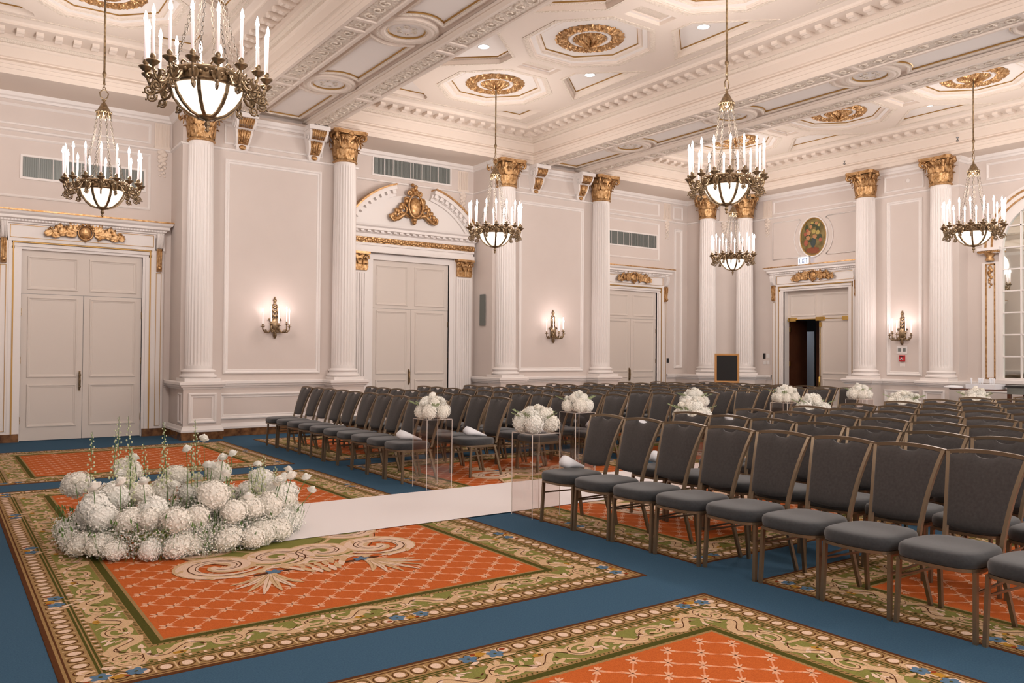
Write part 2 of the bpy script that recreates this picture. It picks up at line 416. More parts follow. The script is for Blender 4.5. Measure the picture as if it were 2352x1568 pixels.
# entablature face and cornice round each bay, measured inwards (to the left of a CCW path)
ent = [(0,SOF),(0,5.86),(.015,5.865),(.015,5.92),(.03,5.925),(.03,5.965),(.0,6.0),(-.02,6.01),(-.02,6.03),(.02,6.04),(.02,6.185),(.04,6.20),(.05,6.23)]
dent = [(.05,6.23),(.10,6.235),(.13,6.27),(.15,6.275)]
corn = [(.15,6.275),(.15,6.345),(.60,6.345),(.60,6.375),(.62,6.40),(.68,6.42),(.70,ZS)]
for bi, (x0, x1) in enumerate(BAYS):
    P = [(x0, YN), (x1, YN), (x1, YF), (x0, YF)]
    cx = BAYX[bi]
    ceil.cm = 0; ceil.run(P, ent, closed=True); ceil.cm = 4; ceil.run(P, dent, closed=True); ceil.cm = 0; ceil.run(P, corn, closed=True)
    # modillions
    def modil(x, y, dx, dy):
        px, py = -dy, dx; hw = .052
        def pt(a, b, z): return (x+dx*a+px*b, y+dy*a+py*b, z)
        prof = [(.10,6.345),(.11,6.30),(.15,6.275),(.20,6.272),(.25,6.292),(.29,6.285),(.325,6.30),(.33,6.345)]
        vs = [pt(a, -hw, z) for a, z in prof]+[pt(a, hw, z) for a, z in prof]; n = len(prof)
        ceil.add(vs, [(i, (i+1)%n, n+(i+1)%n, n+i) for i in range(n)]+[tuple(range(n-1,-1,-1)), tuple(range(n,2*n))])
        ceil.cm = 3 if False else 0
    ceil.cm = 0
    y = YF-.45
    while y > YN+.5:
        modil(x0+.15, y, 1, 0); modil(x1-.15, y, -1, 0); y -= .255
    n = int((x1-x0-.75)/.255); st = (x0+x1)/2-n*.255/2
    for i in range(n+1): modil(st+i*.255, YF-.15, 0, -1)
    # field with octagons, trapezoids between them, and small tablets
    fx0, fx1, fy0, fy1 = x0+.70, x1-.70, YN+.70, YF-.70
    holes = []
    step = [(0,ZP),(.012,ZP-.004),(.012,ZP-.018),(.035,ZP-.018),(.055,ZP-.03),(.075,ZP-.03),(.085,ZP-.055),(.16,ZP-.06),(.17,ZP-.085),(.185,ZP-.085),(.19,ZS)]
    smi = [3,3,0,0,0,4,1,0,0,0]
    for oy in OY:
        if oy < YN+1.6: break
        o = octa(cx, oy, .75, .30)
        if oy > fy1-1.5 or True:
            rings(ceil, o, step, smi); holes.append(offs(o, -.19)); ceil.cm = 1; ceil.flat(o, ZP)
        # relief band round the octagon, standing slightly proud
        for oo, w_ in ((.205, .075),):
            rings(ceil, o, [(oo, ZS), (oo, ZS-.008), (oo+w_, ZS-.008), (oo+w_, ZS)], [2,2,2])
        # tablet between octagons
        my = oy-2.695/2
        if my > YN+1.6:
            r = [(cx-.30, my-.115), (cx+.30, my-.115), (cx+.30, my+.115), (cx-.30, my+.115)]
            rings(ceil, r, [(0,ZP-.03),(.01,ZP-.05),(.05,ZP-.05),(.06,ZS)], [0,1,0]); ceil.cm = 4; ceil.flat(r, ZP-.03); holes.append(offs(r, -.06))
            hx = min(1.49, (fx1-fx0)/2-.02)
            for sg, ed in ((1, min(cx+1.48, fx1-.10)), (-1, max(cx-1.48, fx0+.10))):
                tr = [(cx+sg*.76, my-.15), (ed, my-.78), (ed, my+.78), (cx+sg*.76, my+.15)]
                if sg < 0: tr = tr[::-1]
                st2 = [(0,ZP),(.012,ZP-.004),(.012,ZP-.018),(.03,ZP-.018),(.045,ZP-.03),(.06,ZP-.035),(.07,ZS)]
                rings(ceil, tr, st2, [3,3,0,4,4,0]); ceil.cm = 1; ceil.flat(tr, ZP); holes.append(offs(tr, -.07))
                rings(ceil, tr, [(.075,ZS),(.075,ZS-.01),(.12,ZS-.01),(.12,ZS)], [2,2,2])
    # half trapezoids at the wall end
    my = OY[0]+1.30
    for sg, ed in ((1, min(cx+1.48, fx1-.10)), (-1, max(cx-1.48, fx0+.10))):
        tr = [(cx+sg*.80, my-.02), (cx+sg*.82, my-.10), (ed, my-.72), (ed, my-.02)]
        if sg > 0: tr = tr[::1]
        a2 = sum(tr[i][0]*tr[(i+1)%4][1]-tr[(i+1)%4][0]*tr[i][1] for i in range(4))
        if a2 < 0: tr = tr[::-1]
        rings(ceil, tr, [(0,ZP),(.012,ZP-.004),(.012,ZP-.018),(.03,ZP-.018),(.05,ZS)], [3,3,0,0]); ceil.cm = 1; ceil.flat(tr, ZP); holes.append(offs(tr, -.05))
    fill_holes(ceil, [(fx0, fy0), (fx1, fy0), (fx1, fy1), (fx0, fy1)], holes, ZS, 0)
    rings(ceil, [(fx0+.03, fy0+.03), (fx1-.03, fy0+.03), (fx1-.03, fy1-.03), (fx0+.03, fy1-.03)], [(-.04,ZS),(-.04,ZS-.01),(0,ZS-.012),(0,ZS)], [4,4,4])
# soffits behind the bays and outside beams
ceil.cm = 0
ceil.add([(-6.2,YF,SOF),(19,YF,SOF),(19,16.2,SOF),(-6.2,16.2,SOF)], [(0,1,2,3)])
ceil.add([(17.48,YN,SOF),(19,YN,SOF),(19,YF,SOF),(17.48,YF,SOF)], [(0,1,2,3)])
ceil.add([(-6.2,YN,SOF),(-.55,YN,SOF),(-.55,YF,SOF),(-6.2,YF,SOF)], [(0,1,2,3)])
ceil.add([(-6.2,YN-.4,SOF),(19,YN-.4,SOF),(19,YN,SOF),(-6.2,YN,SOF)], [(0,1,2,3)])
# beams: two strips with carved panels, channel with gilt-edged panels and roundels
for b0, b1 in ((4.25, 6.05), (10.93, 12.73)):
    bc = (b0+b1)/2; iw = .49; ZC = 5.90
    for s0, s1, sg in ((b0, bc-iw, -1), (bc+iw, b1, 1)):
        holes = []
        def panel(ya, yb):
            r = [(s0+.07, ya), (s1-.07, ya), (s1-.07, yb), (s0+.07, yb)]
            rings(ceil, r, [(0,SOF+.02),(.012,SOF+.018),(.02,SOF)], [0,0]); ceil.cm = 2; ceil.flat(r, SOF+.02); holes.append(offs(r, -.02))
            ceil.cm = 2
            # low relief scrollwork
            k = max(1, int((yb-ya)/.22)); xc = (s0+s1)/2
            for i in range(k):
                yy = ya+(i+.5)*(yb-ya)/k
                ceil.tube([(xc+p[0], yy+p[1], SOF+.014) for p in spiral(0, 0, .02, .09, i*PI, 1.15*(1 if i % 2 else -1), 10)], [.012]*11, 4)
            ceil.cm = 0
        for oy in OY:
            if oy < YN+.5: break
            if oy+.15 < 14.85: panel(oy-.13, oy+.13)
            if oy-2.695+.25 > YN: panel(oy-2.695+.23, oy-.23)
        panel(OY[0]+.23, 14.72)
        fill_holes(ceil, [(s0, YN), (s1, YN), (s1, 14.95), (s0, 14.95)], holes, SOF, 0)
        xi = s1 if sg < 0 else s0
        ceil.cm = 0; ceil.add([(xi,YN,SOF),(xi,14.95,SOF),(xi,14.95,ZC-.02),(xi,YN,ZC-.02)], [(0,1,2,3)])
        ceil.bar((xi-sg*(-.0), YN, ZC-.03), (xi, 14.95, ZC-.03), .05, .04)
    chan = []
    c0, c1 = bc-iw, bc+iw; hw = .27
    for i, oy in enumerate(OY+[OY[-1]-2.695]):
        if oy < YN: break
        # panel towards the wall from this roundel, with a concave end
        ya, yb = oy+.54, (oy+2.695-.54 if i else 14.62)
        pts = []
        for k in range(7): t = -1+2*k/6; pts.append((bc+hw*t, ya-.10*(t*t-1)*-1+.0 if False else ya+.10*(1-t*t)))
        e = []
        for k in range(7): t = 1-2*k/6; e.append((bc+hw*t, yb-(.10*(1-t*t) if i else 0)))
        poly = pts+e
        rings(ceil, poly, [(0,ZC),(.014,ZC-.006),(.014,ZC-.02),(.04,ZC-.02),(.055,ZC-.035),(.075,ZC-.035),(.085,ZC)], [3,3,4,4,0,0]); ceil.cm = 1; ceil.flat(poly, ZC+.0)
        chan.append(offs(poly, -.085))
        circ = [(bc+.245*cos(a*PI/14), oy+.245*sin(a*PI/14)) for a in range(28)]
        rings(ceil, circ, [(0,ZC-.01),(.014,ZC-.016),(.014,ZC-.03),(.04,ZC-.03),(.06,ZC-.05),(.10,ZC-.055),(.13,ZC-.045),(.16,ZC-.05),(.19,ZC-.04),(.20,ZC)], [3,3,4,0,0,0,4,0,0])
        ceil.cm = 1; ceil.flat(circ, ZC-.01); ceil.cm = 2
        for k in range(6):
            a = k*PI/3; ceil.tube([(bc+.11*cos(a)+p[0], oy+.11*sin(a)+p[1], ZC-.016) for p in spiral(0, 0, .01, .05, a, 1.2, 8)], .009, 4)
        chan.append(offs(circ, -.20))
        ceil.cm = 0
    fill_holes(ceil, [(c0, YN), (c1, YN), (c1, 14.95), (c0, 14.95)], chan, ZC, 0)
cl = struct(ceil, 'ceiling', CM)

# gilded ceiling rosettes
def rosette(x, y, deep, label):
    t = thing('gilded_ceiling_rosette', label, 'ceiling rosette', (x, y, ZP), 0, 'gilded rosettes in the octagon coffers')
    b = MB(); n = 96; ks = 7; vs = []; fs = []
    for i in range(n):
        a = 2*PI*i/n
        for k in range(ks+1):
            u = k/ks; r = .345+.205*u+.012*sin(a*24)*(u > .9)
            h = .055*sin(PI*u)**.6*(.62+.38*abs(sin(a*12+2.2*sin(u*6))))+.014*sin(a*37+u*17)
            vs.append((r*cos(a), r*sin(a), -max(.0, h)))
    for i in range(n):
        for k in range(ks): fs.append((i*(ks+1)+k, ((i+1)%n)*(ks+1)+k, ((i+1)%n)*(ks+1)+k+1, i*(ks+1)+k+1))
    b.add(vs, fs); b.build('leaf_wreath', 'gold', t)
    b = MB(); b.smooth = True
    b.lathe([(.275,0),(.285,-.02),(.31,-.03),(.335,-.02),(.34,0)], n=48); b.build('white_ring', 'trim', t)
    b = MB(); n = 64; ks = 8; vs = []; fs = []
    for i in range(n):
        a = 2*PI*i/n
        for k in range(ks+1):
            u = k/ks; r = .27*u
            h = (.10 if deep else .13)*(1-u*u)*(.75+.25*cos(a*8+u*5))+.01*sin(a*21+u*19)
            vs.append((r*cos(a), r*sin(a), -h-.012))
    for i in range(n):
        for k in range(ks): fs.append((i*(ks+1)+k, ((i+1)%n)*(ks+1)+k, ((i+1)%n)*(ks+1)+k+1, i*(ks+1)+k+1))
    b.add(vs, fs); b.build('leafy_boss', 'gold', t)
    return t
for x, y, dp, lb in ((BAYX[1], OY[0], 1, 'round gilded ceiling rosette above the chandelier hanging before the arched door'),
        (BAYX[1], OY[1], 0, 'round gilded ceiling rosette without a chandelier, top centre of the photo'),
        (BAYX[1], OY[2], 1, 'gilded ceiling rosette above the big central chandelier'),
        (BAYX[2], OY[0], 1, 'gilded ceiling rosette seen past the central chandelier, over the farthest chandelier'),
        (BAYX[2], OY[1], 0, 'gilded ceiling rosette without a chandelier in the right-hand ceiling bay'),
        (BAYX[2], OY[2], 1, 'gilded ceiling rosette above the rightmost chandelier'),
        (BAYX[0], OY[0], 1, 'gilded ceiling rosette at the top left above the left chandelier'),
        (BAYX[0], OY[2], 1, 'gilded ceiling rosette above the large near chandelier')):
    rosette(x, y, dp, lb)
def downlight(x, y, lb):
    t = thing('recessed_downlight', lb, 'ceiling light', (x, y, ZP), 0, 'round downlights in the ceiling panels')
    b = MB(); b.lathe([(.085,-.002),(.10,-.008),(.105,0)], n=24); b.build('trim_ring', 'trim', t)
    b = MB(); b.lathe([(0,-.004),(.088,-.003)], n=24); b.build('lamp_lens', 'spot', t)
    d = bpy.data.lights.new('downlight_beam', 'SPOT'); d.energy = 45; d.spot_size = math.radians(100); d.spot_blend = .8; d.shadow_soft_size = .08; d.color = (1, .95, .93)
    o = bpy.data.objects.new('downlight_beam', d); C.objects.link(o); o.location = (x, y, ZP-.03)
for x, y, lb in ((7.24, 11.14, 'lit round downlight left of the two large rosettes'), (9.52, 11.14, 'lit round downlight right of the rosette over the arched-door chandelier'), (9.52, 8.48, 'lit round downlight left of the central chandelier rod'),
        (16.12, 11.16, 'lit round downlight in the right bay, the farther of two'), (16.12, 8.46, 'lit round downlight in the right bay, the nearer of two')):
    downlight(x, y, lb)
for y, lb in ((11.05, 'small dark ceiling fitting left of the right-hand wall columns'), (8.47, 'small dark ceiling fitting right of the right-hand wall columns')):
    b = MB(); b.lathe([(.0,-.09),(.025,-.085),(.03,-.06),(.012,-.05),(.012,-.02),(.03,-.01),(.03,0)], n=12)
    b.build('ceiling_sprinkler', 'chrome', None, (17.23, y, 6.06), label=lb, category='sprinkler')

# ============================================================ COLUMNS
def capital_mesh(mb, R0, R1, H, nl=8, sc=1.):
    """corinthian capital: bell, two rows of leaves, corner volutes, concave abacus; base at z=0"""
    mb.lathe([(R0,0),(R0+.02,.012),(R0,.03),(R0+.005,.05),(R0+.01,H*.45),(R0+.05,H*.75),(R1*.80,H*.86)], n=24)
    T0 = mb.T
    for row, (n, zb, L, Wd, off) in enumerate(((nl, .03, H*.42, .19*sc, 0), (nl, .06, H*.66, .18*sc, PI/nl))):
        for i in range(n):
            a = 2*PI*i/n+off
            mb.T = T0 @ rotz(a-PI/2) @ Matrix.Translation((0, R0+.005, zb)); leafm(mb, L*1.12, Wd, 2.3, 3, .30)
    for i in range(4):
        a = PI/4+i*PI/2; mb.T = T0 @ rotz(a)
        c = (R1*1.02, H*.78)
        pts = [(R0+.03, 0, H*.42), (R0+.06, 0, H*.62), (R1*.84, 0, H*.84)]+[(c[0]+p[0], 0, c[1]+p[1]) for p in spiral(0, 0, .075*sc, .012, PI*.6, -1.4, 16)]
        mb.tube(pts, [.02*sc]*3+[.026*sc]*6+[.02*sc]*11, 6)
        mb.tube([(R0*.9+.1*sc, .10*sc, H*.5), (R1*.75, .11*sc, H*.74)]+[(R1*.80+p[0], .08*sc, H*.74+p[1]) for p in spiral(0, 0, .05*sc, .01, PI*.5, -1.2, 10)], .014*sc, 5)
        mb.tube([(R0*.9+.1*sc, -.10*sc, H*.5), (R1*.75, -.11*sc, H*.74)]+[(R1*.80+p[0], -.08*sc, H*.74+p[1]) for p in spiral(0, 0, .05*sc, .01, PI*.5, -1.2, 10)], .014*sc, 5)
        mb.T = T0 @ rotz(i*PI/2)
        mb.sphere((R1*.80, 0, H*.90), .055*sc, 10, 6, (.7, 1, 1)); 
        mb.tube([(R1*.80+p[0]*.2, p[0], H*.88+p[1]) for p in spiral(0, 0, .03*sc, .065*sc, 0, 1.0, 10)], .012*sc, 5)
    mb.T = T0
    poly = []
    for i in range(4):
        a = PI/4+i*PI/2; c = Vector((cos(a), sin(a)))*R1*1.24; t = Vector((-sin(a), cos(a)))
        a2 = a+PI/2; c2 = Vector((cos(a2), sin(a2)))*R1*1.24; t2 = Vector((-sin(a2), cos(a2)))
        p0 = c+t*.05*sc; p1 = c2-t2*.05*sc; mid = Vector((cos(a+PI/4), sin(a+PI/4)))*R1*.76
        poly.append(tuple(c-t*.05*sc)); poly.append(tuple(p0))
        for k in (1, 2, 3):
            u = k/4; q = p0*(1-u)**2+mid*2*u*(1-u)*.98+p1*u*u; poly.append(tuple(q))
    k1 = [(x*.96, y*.96) for x, y in poly]
    mb.prism(k1, H*.88, H*.93); mb.prism(poly, H*.93, H)
SH0, SH1 = 1.215, 5.21
def shaft_mesh(mb, r0, r1, z0, z1, nf=24, half=None):
    per = 6; n = nf*per; vs = []; fs = []; lev = [0, .012, .03, .3, .6, .97, .985, 1]
    for li, t in enumerate(lev):
        z = z0+(z1-z0)*t; r = r0+(r1-r0)*t**1.6; fl = 0 if li in (0, 1, len(lev)-1, len(lev)-2) else .13
        for j in range(n):
            a = 2*PI*j/n; u = (j % per)/per; dep = r*fl*max(0, sin(PI*(u*1.25)))*.55 if u < .8 else 0
            vs.append(((r-dep)*cos(a), (r-dep)*sin(a), z))
    for li in range(len(lev)-1):
        for j in range(n): fs.append((li*n+j, li*n+(j+1) % n, (li+1)*n+(j+1) % n, (li+1)*n+j))
    mb.add(vs, fs)
def make_column(label, loc, rz):
    t = thing('fluted_column', label, 'column', loc, rz, 'white fluted columns with gilded capitals')
    b = MB(); shaft_mesh(b, .228, .203, SH0, SH1); b.build('shaft', 'trim', t)
    b = MB()
    b.box(-.30, .30, -.30, .30, 1.0, 1.055)
    b.lathe([(.22,1.055),(.30,1.06),(.315,1.085),(.30,1.11),(.27,1.118),(.262,1.14),(.268,1.155),(.285,1.16),(.29,1.178),(.275,1.195),(.245,1.20),(.235,1.215)], n=36)
    b.build('moulded_base', 'trim', t)
    b = MB(); capital_mesh(b, .205, .36, .565); b.T = Matrix.Identity(4)
    o = b.build('gilded_capital', 'gold', t, (0, 0, SH1)); 
    b = MB(); b.lathe([(.20,-.03),(.235,-.02),(.24,-.005),(.225,.01)], n=30); b.build('astragal', 'gold', t, (0, 0, SH1))
    return t
def pedestal(parent, depth, hw, mats='wall'):
    b = MB(); b.box(-hw, hw, -depth, .20, 0, 1.0); return b.build('pedestal', mats, parent)
cols = [(COL_A[0], 14.83, 0, 'white fluted column farthest left, behind the flower pile'), (COL_A[1], 14.83, 0, 'white fluted column immediately left of the arched door'),
        (COL_A[2], 14.83, 0, 'white fluted column immediately right of the arched door'), (COL_A[3], 14.83, 0, 'white fluted column between a sconce panel and the half-hidden door on the back wall'),
        (17.0, 14.98, -PI/4, 'left column of the corner pair behind the black chalkboard'), (17.69, 14.29, -PI/4, 'right column of the corner pair behind the black chalkboard'),
        (17.63, COL_B[0], -PI/2, 'white fluted column just right of the open doorway'), (17.63, COL_B[1], -PI/2, 'white fluted column farthest right, beside the rightmost chandelier')]
col0 = None
for x, y, rz, lb in cols:
    if col0 is None: col0 = make_column(lb, (x, y, 0), rz); c = col0
    else: c = dup(col0, (x, y, 0), rz, lb)
for i, (x, y, rz, lb) in enumerate(cols): pass
tops = [o for o in C.objects if o.name.startswith('fluted_column') and o.parent is None]
for t in tops:
    if abs(t.location.y-14.83) < .01: pedestal(t, .28, .315)
    elif abs(t.location.x-17.63) < .01: pedestal(t, .30, .32)
b = MB(); b.prism([(16.62,15.75),(16.62,14.93),(17.64,13.91),(18.1,13.91),(18.1,15.75)], 0, 1.0)
struct(b, 'trim_5', 'wall')
b = MB()
for i in range(1): b.prism([(16.62,14.93),(17.64,13.91),(17.66,13.93),(16.64,14.95)], .999, 1.001)
# thin pilaster responds behind corner columns
# ============================================================ SCROLL BRACKETS UNDER THE BEAMS
def make_bracket(label, loc):
    t = thing('scroll_bracket', label, 'bracket', loc, 0, 'white and gold scroll brackets under the beams')
    prof = [(0,5.17),(-.06,5.165),(-.085,5.20),(-.08,5.25),(-.12,5.30),(-.17,5.38),(-.19,5.46),(-.185,5.51),(-.24,5.53),(-.30,5.58),(-.335,5.65),(-.33,5.70),(0,5.70)]
    b = MB(); hws = lambda z: .105+.085*(z-5.17)/.53; n = len(prof)
    vs = [(-hws(z), y, z) for y, z in prof]+[(hws(z), y, z) for y, z in prof]
    b.add(vs, [(i, (i+1)%n, n+(i+1)%n, n+i) for i in range(n)]+[tuple(range(n-1,-1,-1)), tuple(range(n,2*n))])
    for sx in (-1, 1):
        x = lambda z, sx=sx: sx*(hws(z)+.008)
        b.tube([(x(5.6), -.20+p[0], 5.60+p[1]) for p in spiral(0, 0, .02, .11, 0, 1.4, 14)], .012, 5)
        b.tube([(x(5.25), -.05+p[0], 5.26+p[1]) for p in spiral(0, 0, .01, .05, 0, 1.4, 10)], .010, 5)
    b.box(-.205, .205, -.37, 0, 5.70, 5.78)
    b.build('scroll_body', 'trim', t)
    def plate_(mb, pr, f, d):
        n = len(pr); vs = [(-hws(z)*f, y-d, z) for y, z in pr]+[(hws(z)*f, y-d, z) for y, z in pr]+[(-hws(z)*f, y+.02, z) for y, z in pr]+[(hws(z)*f, y+.02, z) for y, z in pr]
        mb.add(vs, [(i, i+1, n+i+1, n+i) for i in range(n-1)]+[(i, 2*n+i, 2*n+i+1, i+1) for i in range(n-1)]+[(n+i, n+i+1, 3*n+i+1, 3*n+i) for i in range(n-1)]+[(0, n, 3*n, 2*n), (n-1, 3*n-1, 4*n-1, 2*n-1)])
    b = MB(); pr = [(-.24,5.535),(-.30,5.585),(-.335,5.65),(-.332,5.695)]; plate_(b, pr, .76, .006)
    for i in range(7):
        u = -1+2*i/6; b.tube([(u*hws(z)*.68, y-.010, z) for y, z in pr], .010, 6)
    b.build('fluted_gilding', 'gold', t)
    b = MB(); pr = [(-.09,5.265),(-.12,5.30),(-.17,5.38),(-.19,5.46),(-.186,5.505)]; plate_(b, pr, .74, .006)
    rr_ = random.Random(3)
    for i in range(34):
        u = rr_.uniform(-.9, .9); q = rr_.random(); z = 5.29+.20*q; y = -.10-.095*min(1, q*1.2); b.sphere((u*hws(z)*.62, y-.012, z), rr_.uniform(.014, .028), 7, 4, (1, .8, 1.4))
    for u in (-1, 0, 1): b.tube([(u*hws(z)*.3, y-.02, z) for y, z in pr[1:]], [.012,.018,.022,.016], 6)
    b.build('acanthus_leaf', 'gold', t)
    b = MB(); b.sphere((0, -.085, 5.215), .065, 10, 6, (1, .35, .7)); b.build('gilded_foot', 'gold', t)
    return t
br = None
for x, lb in ((4.47, 'white and gold scroll bracket just right of the leftmost column capital'), (5.83, 'white and gold scroll bracket touching the capital left of the arched door'),
              (11.12, 'scroll bracket right of the third column capital, above a sconce panel'), (12.45, 'scroll bracket just left of the fourth column capital on the back wall')):
    if br is None: br = make_bracket(lb, (x, 14.95, 0))
    else: dup(br, (x, 14.95, 0), 0, lb)

# ============================================================ DOORS  (local frame: u along wall, v up, h out of the wall)
def T_A(c): return Matrix.Translation((c, YA, 0))                         # faces -y
def T_B(c): return Matrix.Translation((XB, c, 0)) @ rotz(-PI/2)           # u -> -y, faces -x
def crest(mb, w, h, cz, yy):
    """gilded cartouche with side scrolls, in the local XZ plane at depth yy"""
    mb.sphere((0, yy, cz), h*.36, 14, 8, (1, .35, 1.1))
    mb.tube([(h*.44*cos(a*PI/10), yy-.01, cz+h*.47*sin(a*PI/10)) for a in range(20)], .016, 6, closed=True)
    for k in range(7):
        a = PI*(.15+.7*k/6); mb.sphere((h*.52*cos(a), yy-.015, cz+h*.55*sin(a)), .032, 8, 5)
    mb.tube([(0, yy, cz-h*.4), (0, yy-.01, cz-h*.62)], [.035, .01], 6)
    for s in (-1, 1):
        n = 4
        for k in range(n):
            x0 = s*(h*.55+(w/2-h*.55)*k/n); r = (.085-.012*k); sg = 1 if k % 2 else -1
            mb.tube([(x0+s*(.04+p[0]), yy-.012, cz-.01*k+sg*.03+p[1]) for p in spiral(0, 0, .012, r, PI*k, 1.25*s*sg, 12)], [.010+.0008*i for i in range(13)], 5)
            T0 = mb.T
            for q in range(4):
                ang = s*(1.1+(.55*q-.6)*sg)
                mb.T = T0 @ Matrix.Translation((x0, yy-.02, cz-.02*k+.02*(q-1.5))) @ Matrix.Rotation(ang, 4, 'Y') @ rotz(PI); leafm(mb, .19-.02*k, .10-.008*k, .9, 3, .1)
            mb.T = T0
def door_leafs(par, T, sides=(-1, 1), handle=True, hinges=True):
    for s in sides:
        b = MB(); b.T = T
        u0, u1 = (-DW+.005, -.004) if s < 0 else (.004, DW-.005)
        b.box(u0, u1, .0, .045, .012, 2.455)
        F = lambda u, v, h: (u, -h, v)
        for v0, v1 in ((1.06, 2.41), (.23, .945)): b.frame(u0+.095, u1-.085, v0, v1, [(0,0),(.004,.014),(.02,.016),(.035,.006),(.05,.004),(.055,0)], F)
        leaf = b.build('door_leaf', 'door', par)
        if hinges:
            for v in (.35, 1.35, 2.15):
                b = MB(); b.T = T; b.box(s*DW-.012, s*DW+.012, -.014, .0, v-.06, v+.06); b.build('hinge', 'bronze', leaf)
    if handle:
        b = MB(); b.T = T; b.tube([(-.045, -.01, .85), (-.045, -.045, .87), (-.045, -.055, 1.0), (-.045, -.045, 1.13), (-.045, -.01, 1.15)], [.012, .012, .016, .012, .012], 8)
        b.sphere((-.045, -.045, 1.10), .022); b.sphere((-.045, -.045, .90), .022); b.box(-.06, -.03, -.012, 0, .83, 1.17)
        b.build('door_handle', 'bronze', par)
def transom(par, T):
    b = MB(); b.T = T; F = lambda u, v, h: (u, -h, v)
    b.box(-DW, DW, .0, .045, 2.462, DH)
    for u0, u1 in ((-DW+.09, -.085), (.085, DW-.09)): b.frame(u0, u1, 2.53, 3.09, [(0,0),(.004,.014),(.02,.016),(.035,.006),(.05,.004),(.055,0)], F)
    b.build('transom_panel', 'door', par)
def flat_surround(par, T):
    b = MB(); b.T = T
    for s in (-1, 1):
        x = lambda a, c_, s=s: (min(s*a, s*c_), max(s*a, s*c_))
        for a, c_, h in ((.93, .975, .05), (.975, 1.03, .075), (1.03, 1.075, .085), (1.075, 1.115, .09), (1.115, 1.26, .085), (1.26, 1.285, .05)):
            u0, u1 = x(a, c_); b.box(u0, u1, -h, 0, .13, (DH if c_ < 1.1 else 3.32) if c_ < 1.2 else 3.55)
    b.box(-1.03, 1.03, -.05, 0, DH, DH+.045); b.box(-1.075, 1.075, -.075, 0, DH+.045, DH+.10)
    b.box(-1.13, 1.13, -.095, 0, DH+.13, 3.62)                        # frieze board
    b.box(-1.29, 1.29, -.085, 0, 3.32, 3.62)
    P = [(-1.25, 0), (-1.25, -.10), (1.25, -.10), (1.25, 0)]
    b.run([(x, y) for x, y in P], [(0,3.60),(.02,3.61),(.02,3.63),(.05,3.65),(.055,3.67),(.10,3.69),(.10,3.73),(.14,3.76),(.155,3.795),(.155,3.80)], side=-1)
    b.box(-1.25, 1.25, -.10, 0, 3.6, 3.795)
    b.build('door_surround', 'trim', par)
    b = MB(); b.T = T
    for i in range(52): u = -1.24+i*.0486; b.box(u, u+.028, -.165, -.12, 3.645, 3.672)
    b.build('dentil_row', 'trim', par)
    b = MB(); b.T = T
    b.box(-1.060, -1.038, -.094, -.0, .13, DH+.105); b.box(1.038, 1.060, -.094, 0, .13, DH+.105); b.box(-1.06, 1.06, -.098, 0, DH+.105, DH+.125)
    b.build('gilt_beading', 'goldline', par)
    b = MB(); b.T = T
    def rect(u0, u1, v0, v1, h, w_=.008):
        b.box(u0, u1, -h, -h+.01, v0, v0+w_); b.box(u0, u1, -h, -h+.01, v1-w_, v1); b.box(u0, u0+w_, -h, -h+.01, v0, v1); b.box(u1-w_, u1, -h, -h+.01, v0, v1)
    rect(-1.10, 1.10, 3.375, 3.585, .105); rect(1.145, 1.235, .18, 2.92, .095); rect(-1.235, -1.145, .18, 2.92, .095)
    b.build('gilt_outline', 'goldline', par)
    b = MB(); b.T = T; b.run([(-1.25,0),(-1.25,-.10),(1.25,-.10),(1.25,0)], [(.145,3.795),(.17,3.80),(.17,3.825),(.14,3.83)], side=-1); b.box(-1.39, 1.39, -.24, 0, 3.80, 3.828)
    b.build('gilt_cornice_edge', 'gold', par)
    b = MB(); b.T = T; crest(b, 1.24, .26, 3.53, -.13); b.build('gilded_crest', 'gold', par)
    for s in (-1, 1):
        b = MB(); b.T = T @ Matrix.Translation((s*1.19, 0, 0))
        prof = [(-.08,3.64),(-.20,3.62),(-.215,3.55),(-.19,3.45),(-.15,3.37),(-.10,3.34),(-.08,3.34)]
        n = len(prof); vs = [(-.05, y, z) for y, z in prof]+[(.05, y, z) for y, z in prof]
        b.add(vs, [(i, (i+1)%n, n+(i+1)%n, n+i) for i in range(n)]+[tuple(range(n)), tuple(range(n,2*n))])
        for q in (-.03, -.01, .01, .03): b.tube([(q, y-.004, z) for y, z in prof[1:6]], .007, 5)
        b.build('console_scroll', 'trim', par)
        b = MB(); b.T = T @ Matrix.Translation((s*1.19, 0, 0))
        prof = [(-.08,3.34),(-.155,3.345),(-.16,3.25),(-.14,3.12),(-.135,3.05),(-.155,3.0),(-.14,2.95),(-.08,2.94)]
        n = len(prof); vs = [(-.042, y, z) for y, z in prof]+[(.042, y, z) for y, z in prof]
        b.add(vs, [(i, (i+1)%n, n+(i+1)%n, n+i) for i in range(n)]+[tuple(range(n)), tuple(range(n,2*n))])
        for q in (-.03, 0, .03): b.tube([(q, y-.006, z) for y, z in prof[1:6]], .011, 5)
        b.sphere((0, -.155, 3.0), .04, 10, 6)
        b.build('gilded_console', 'gold', par)
def base_blocks(par, T, w0, w1):
    b = MB(); b.T = T
    for s in (-1, 1): b.box(min(s*w0, s*w1), max(s*w0, s*w1), -.11, 0, 0, .135)
    b.build('marble_plinth', 'marble', par)
for i, c in ((1, DC[0]), (3, DC[2])):
    T = T_A(c); b = MB(); b.T = T
    for s in (-1, 1): b.box(min(s*.93, s*.945), max(s*.93, s*.945), -.044, .10, 0, DH)
    d = struct(b, 'door_%d' % i, 'trim')
    door_leafs(d, T); transom(d, T); flat_surround(d, T); base_blocks(d, T, .94, 1.30)

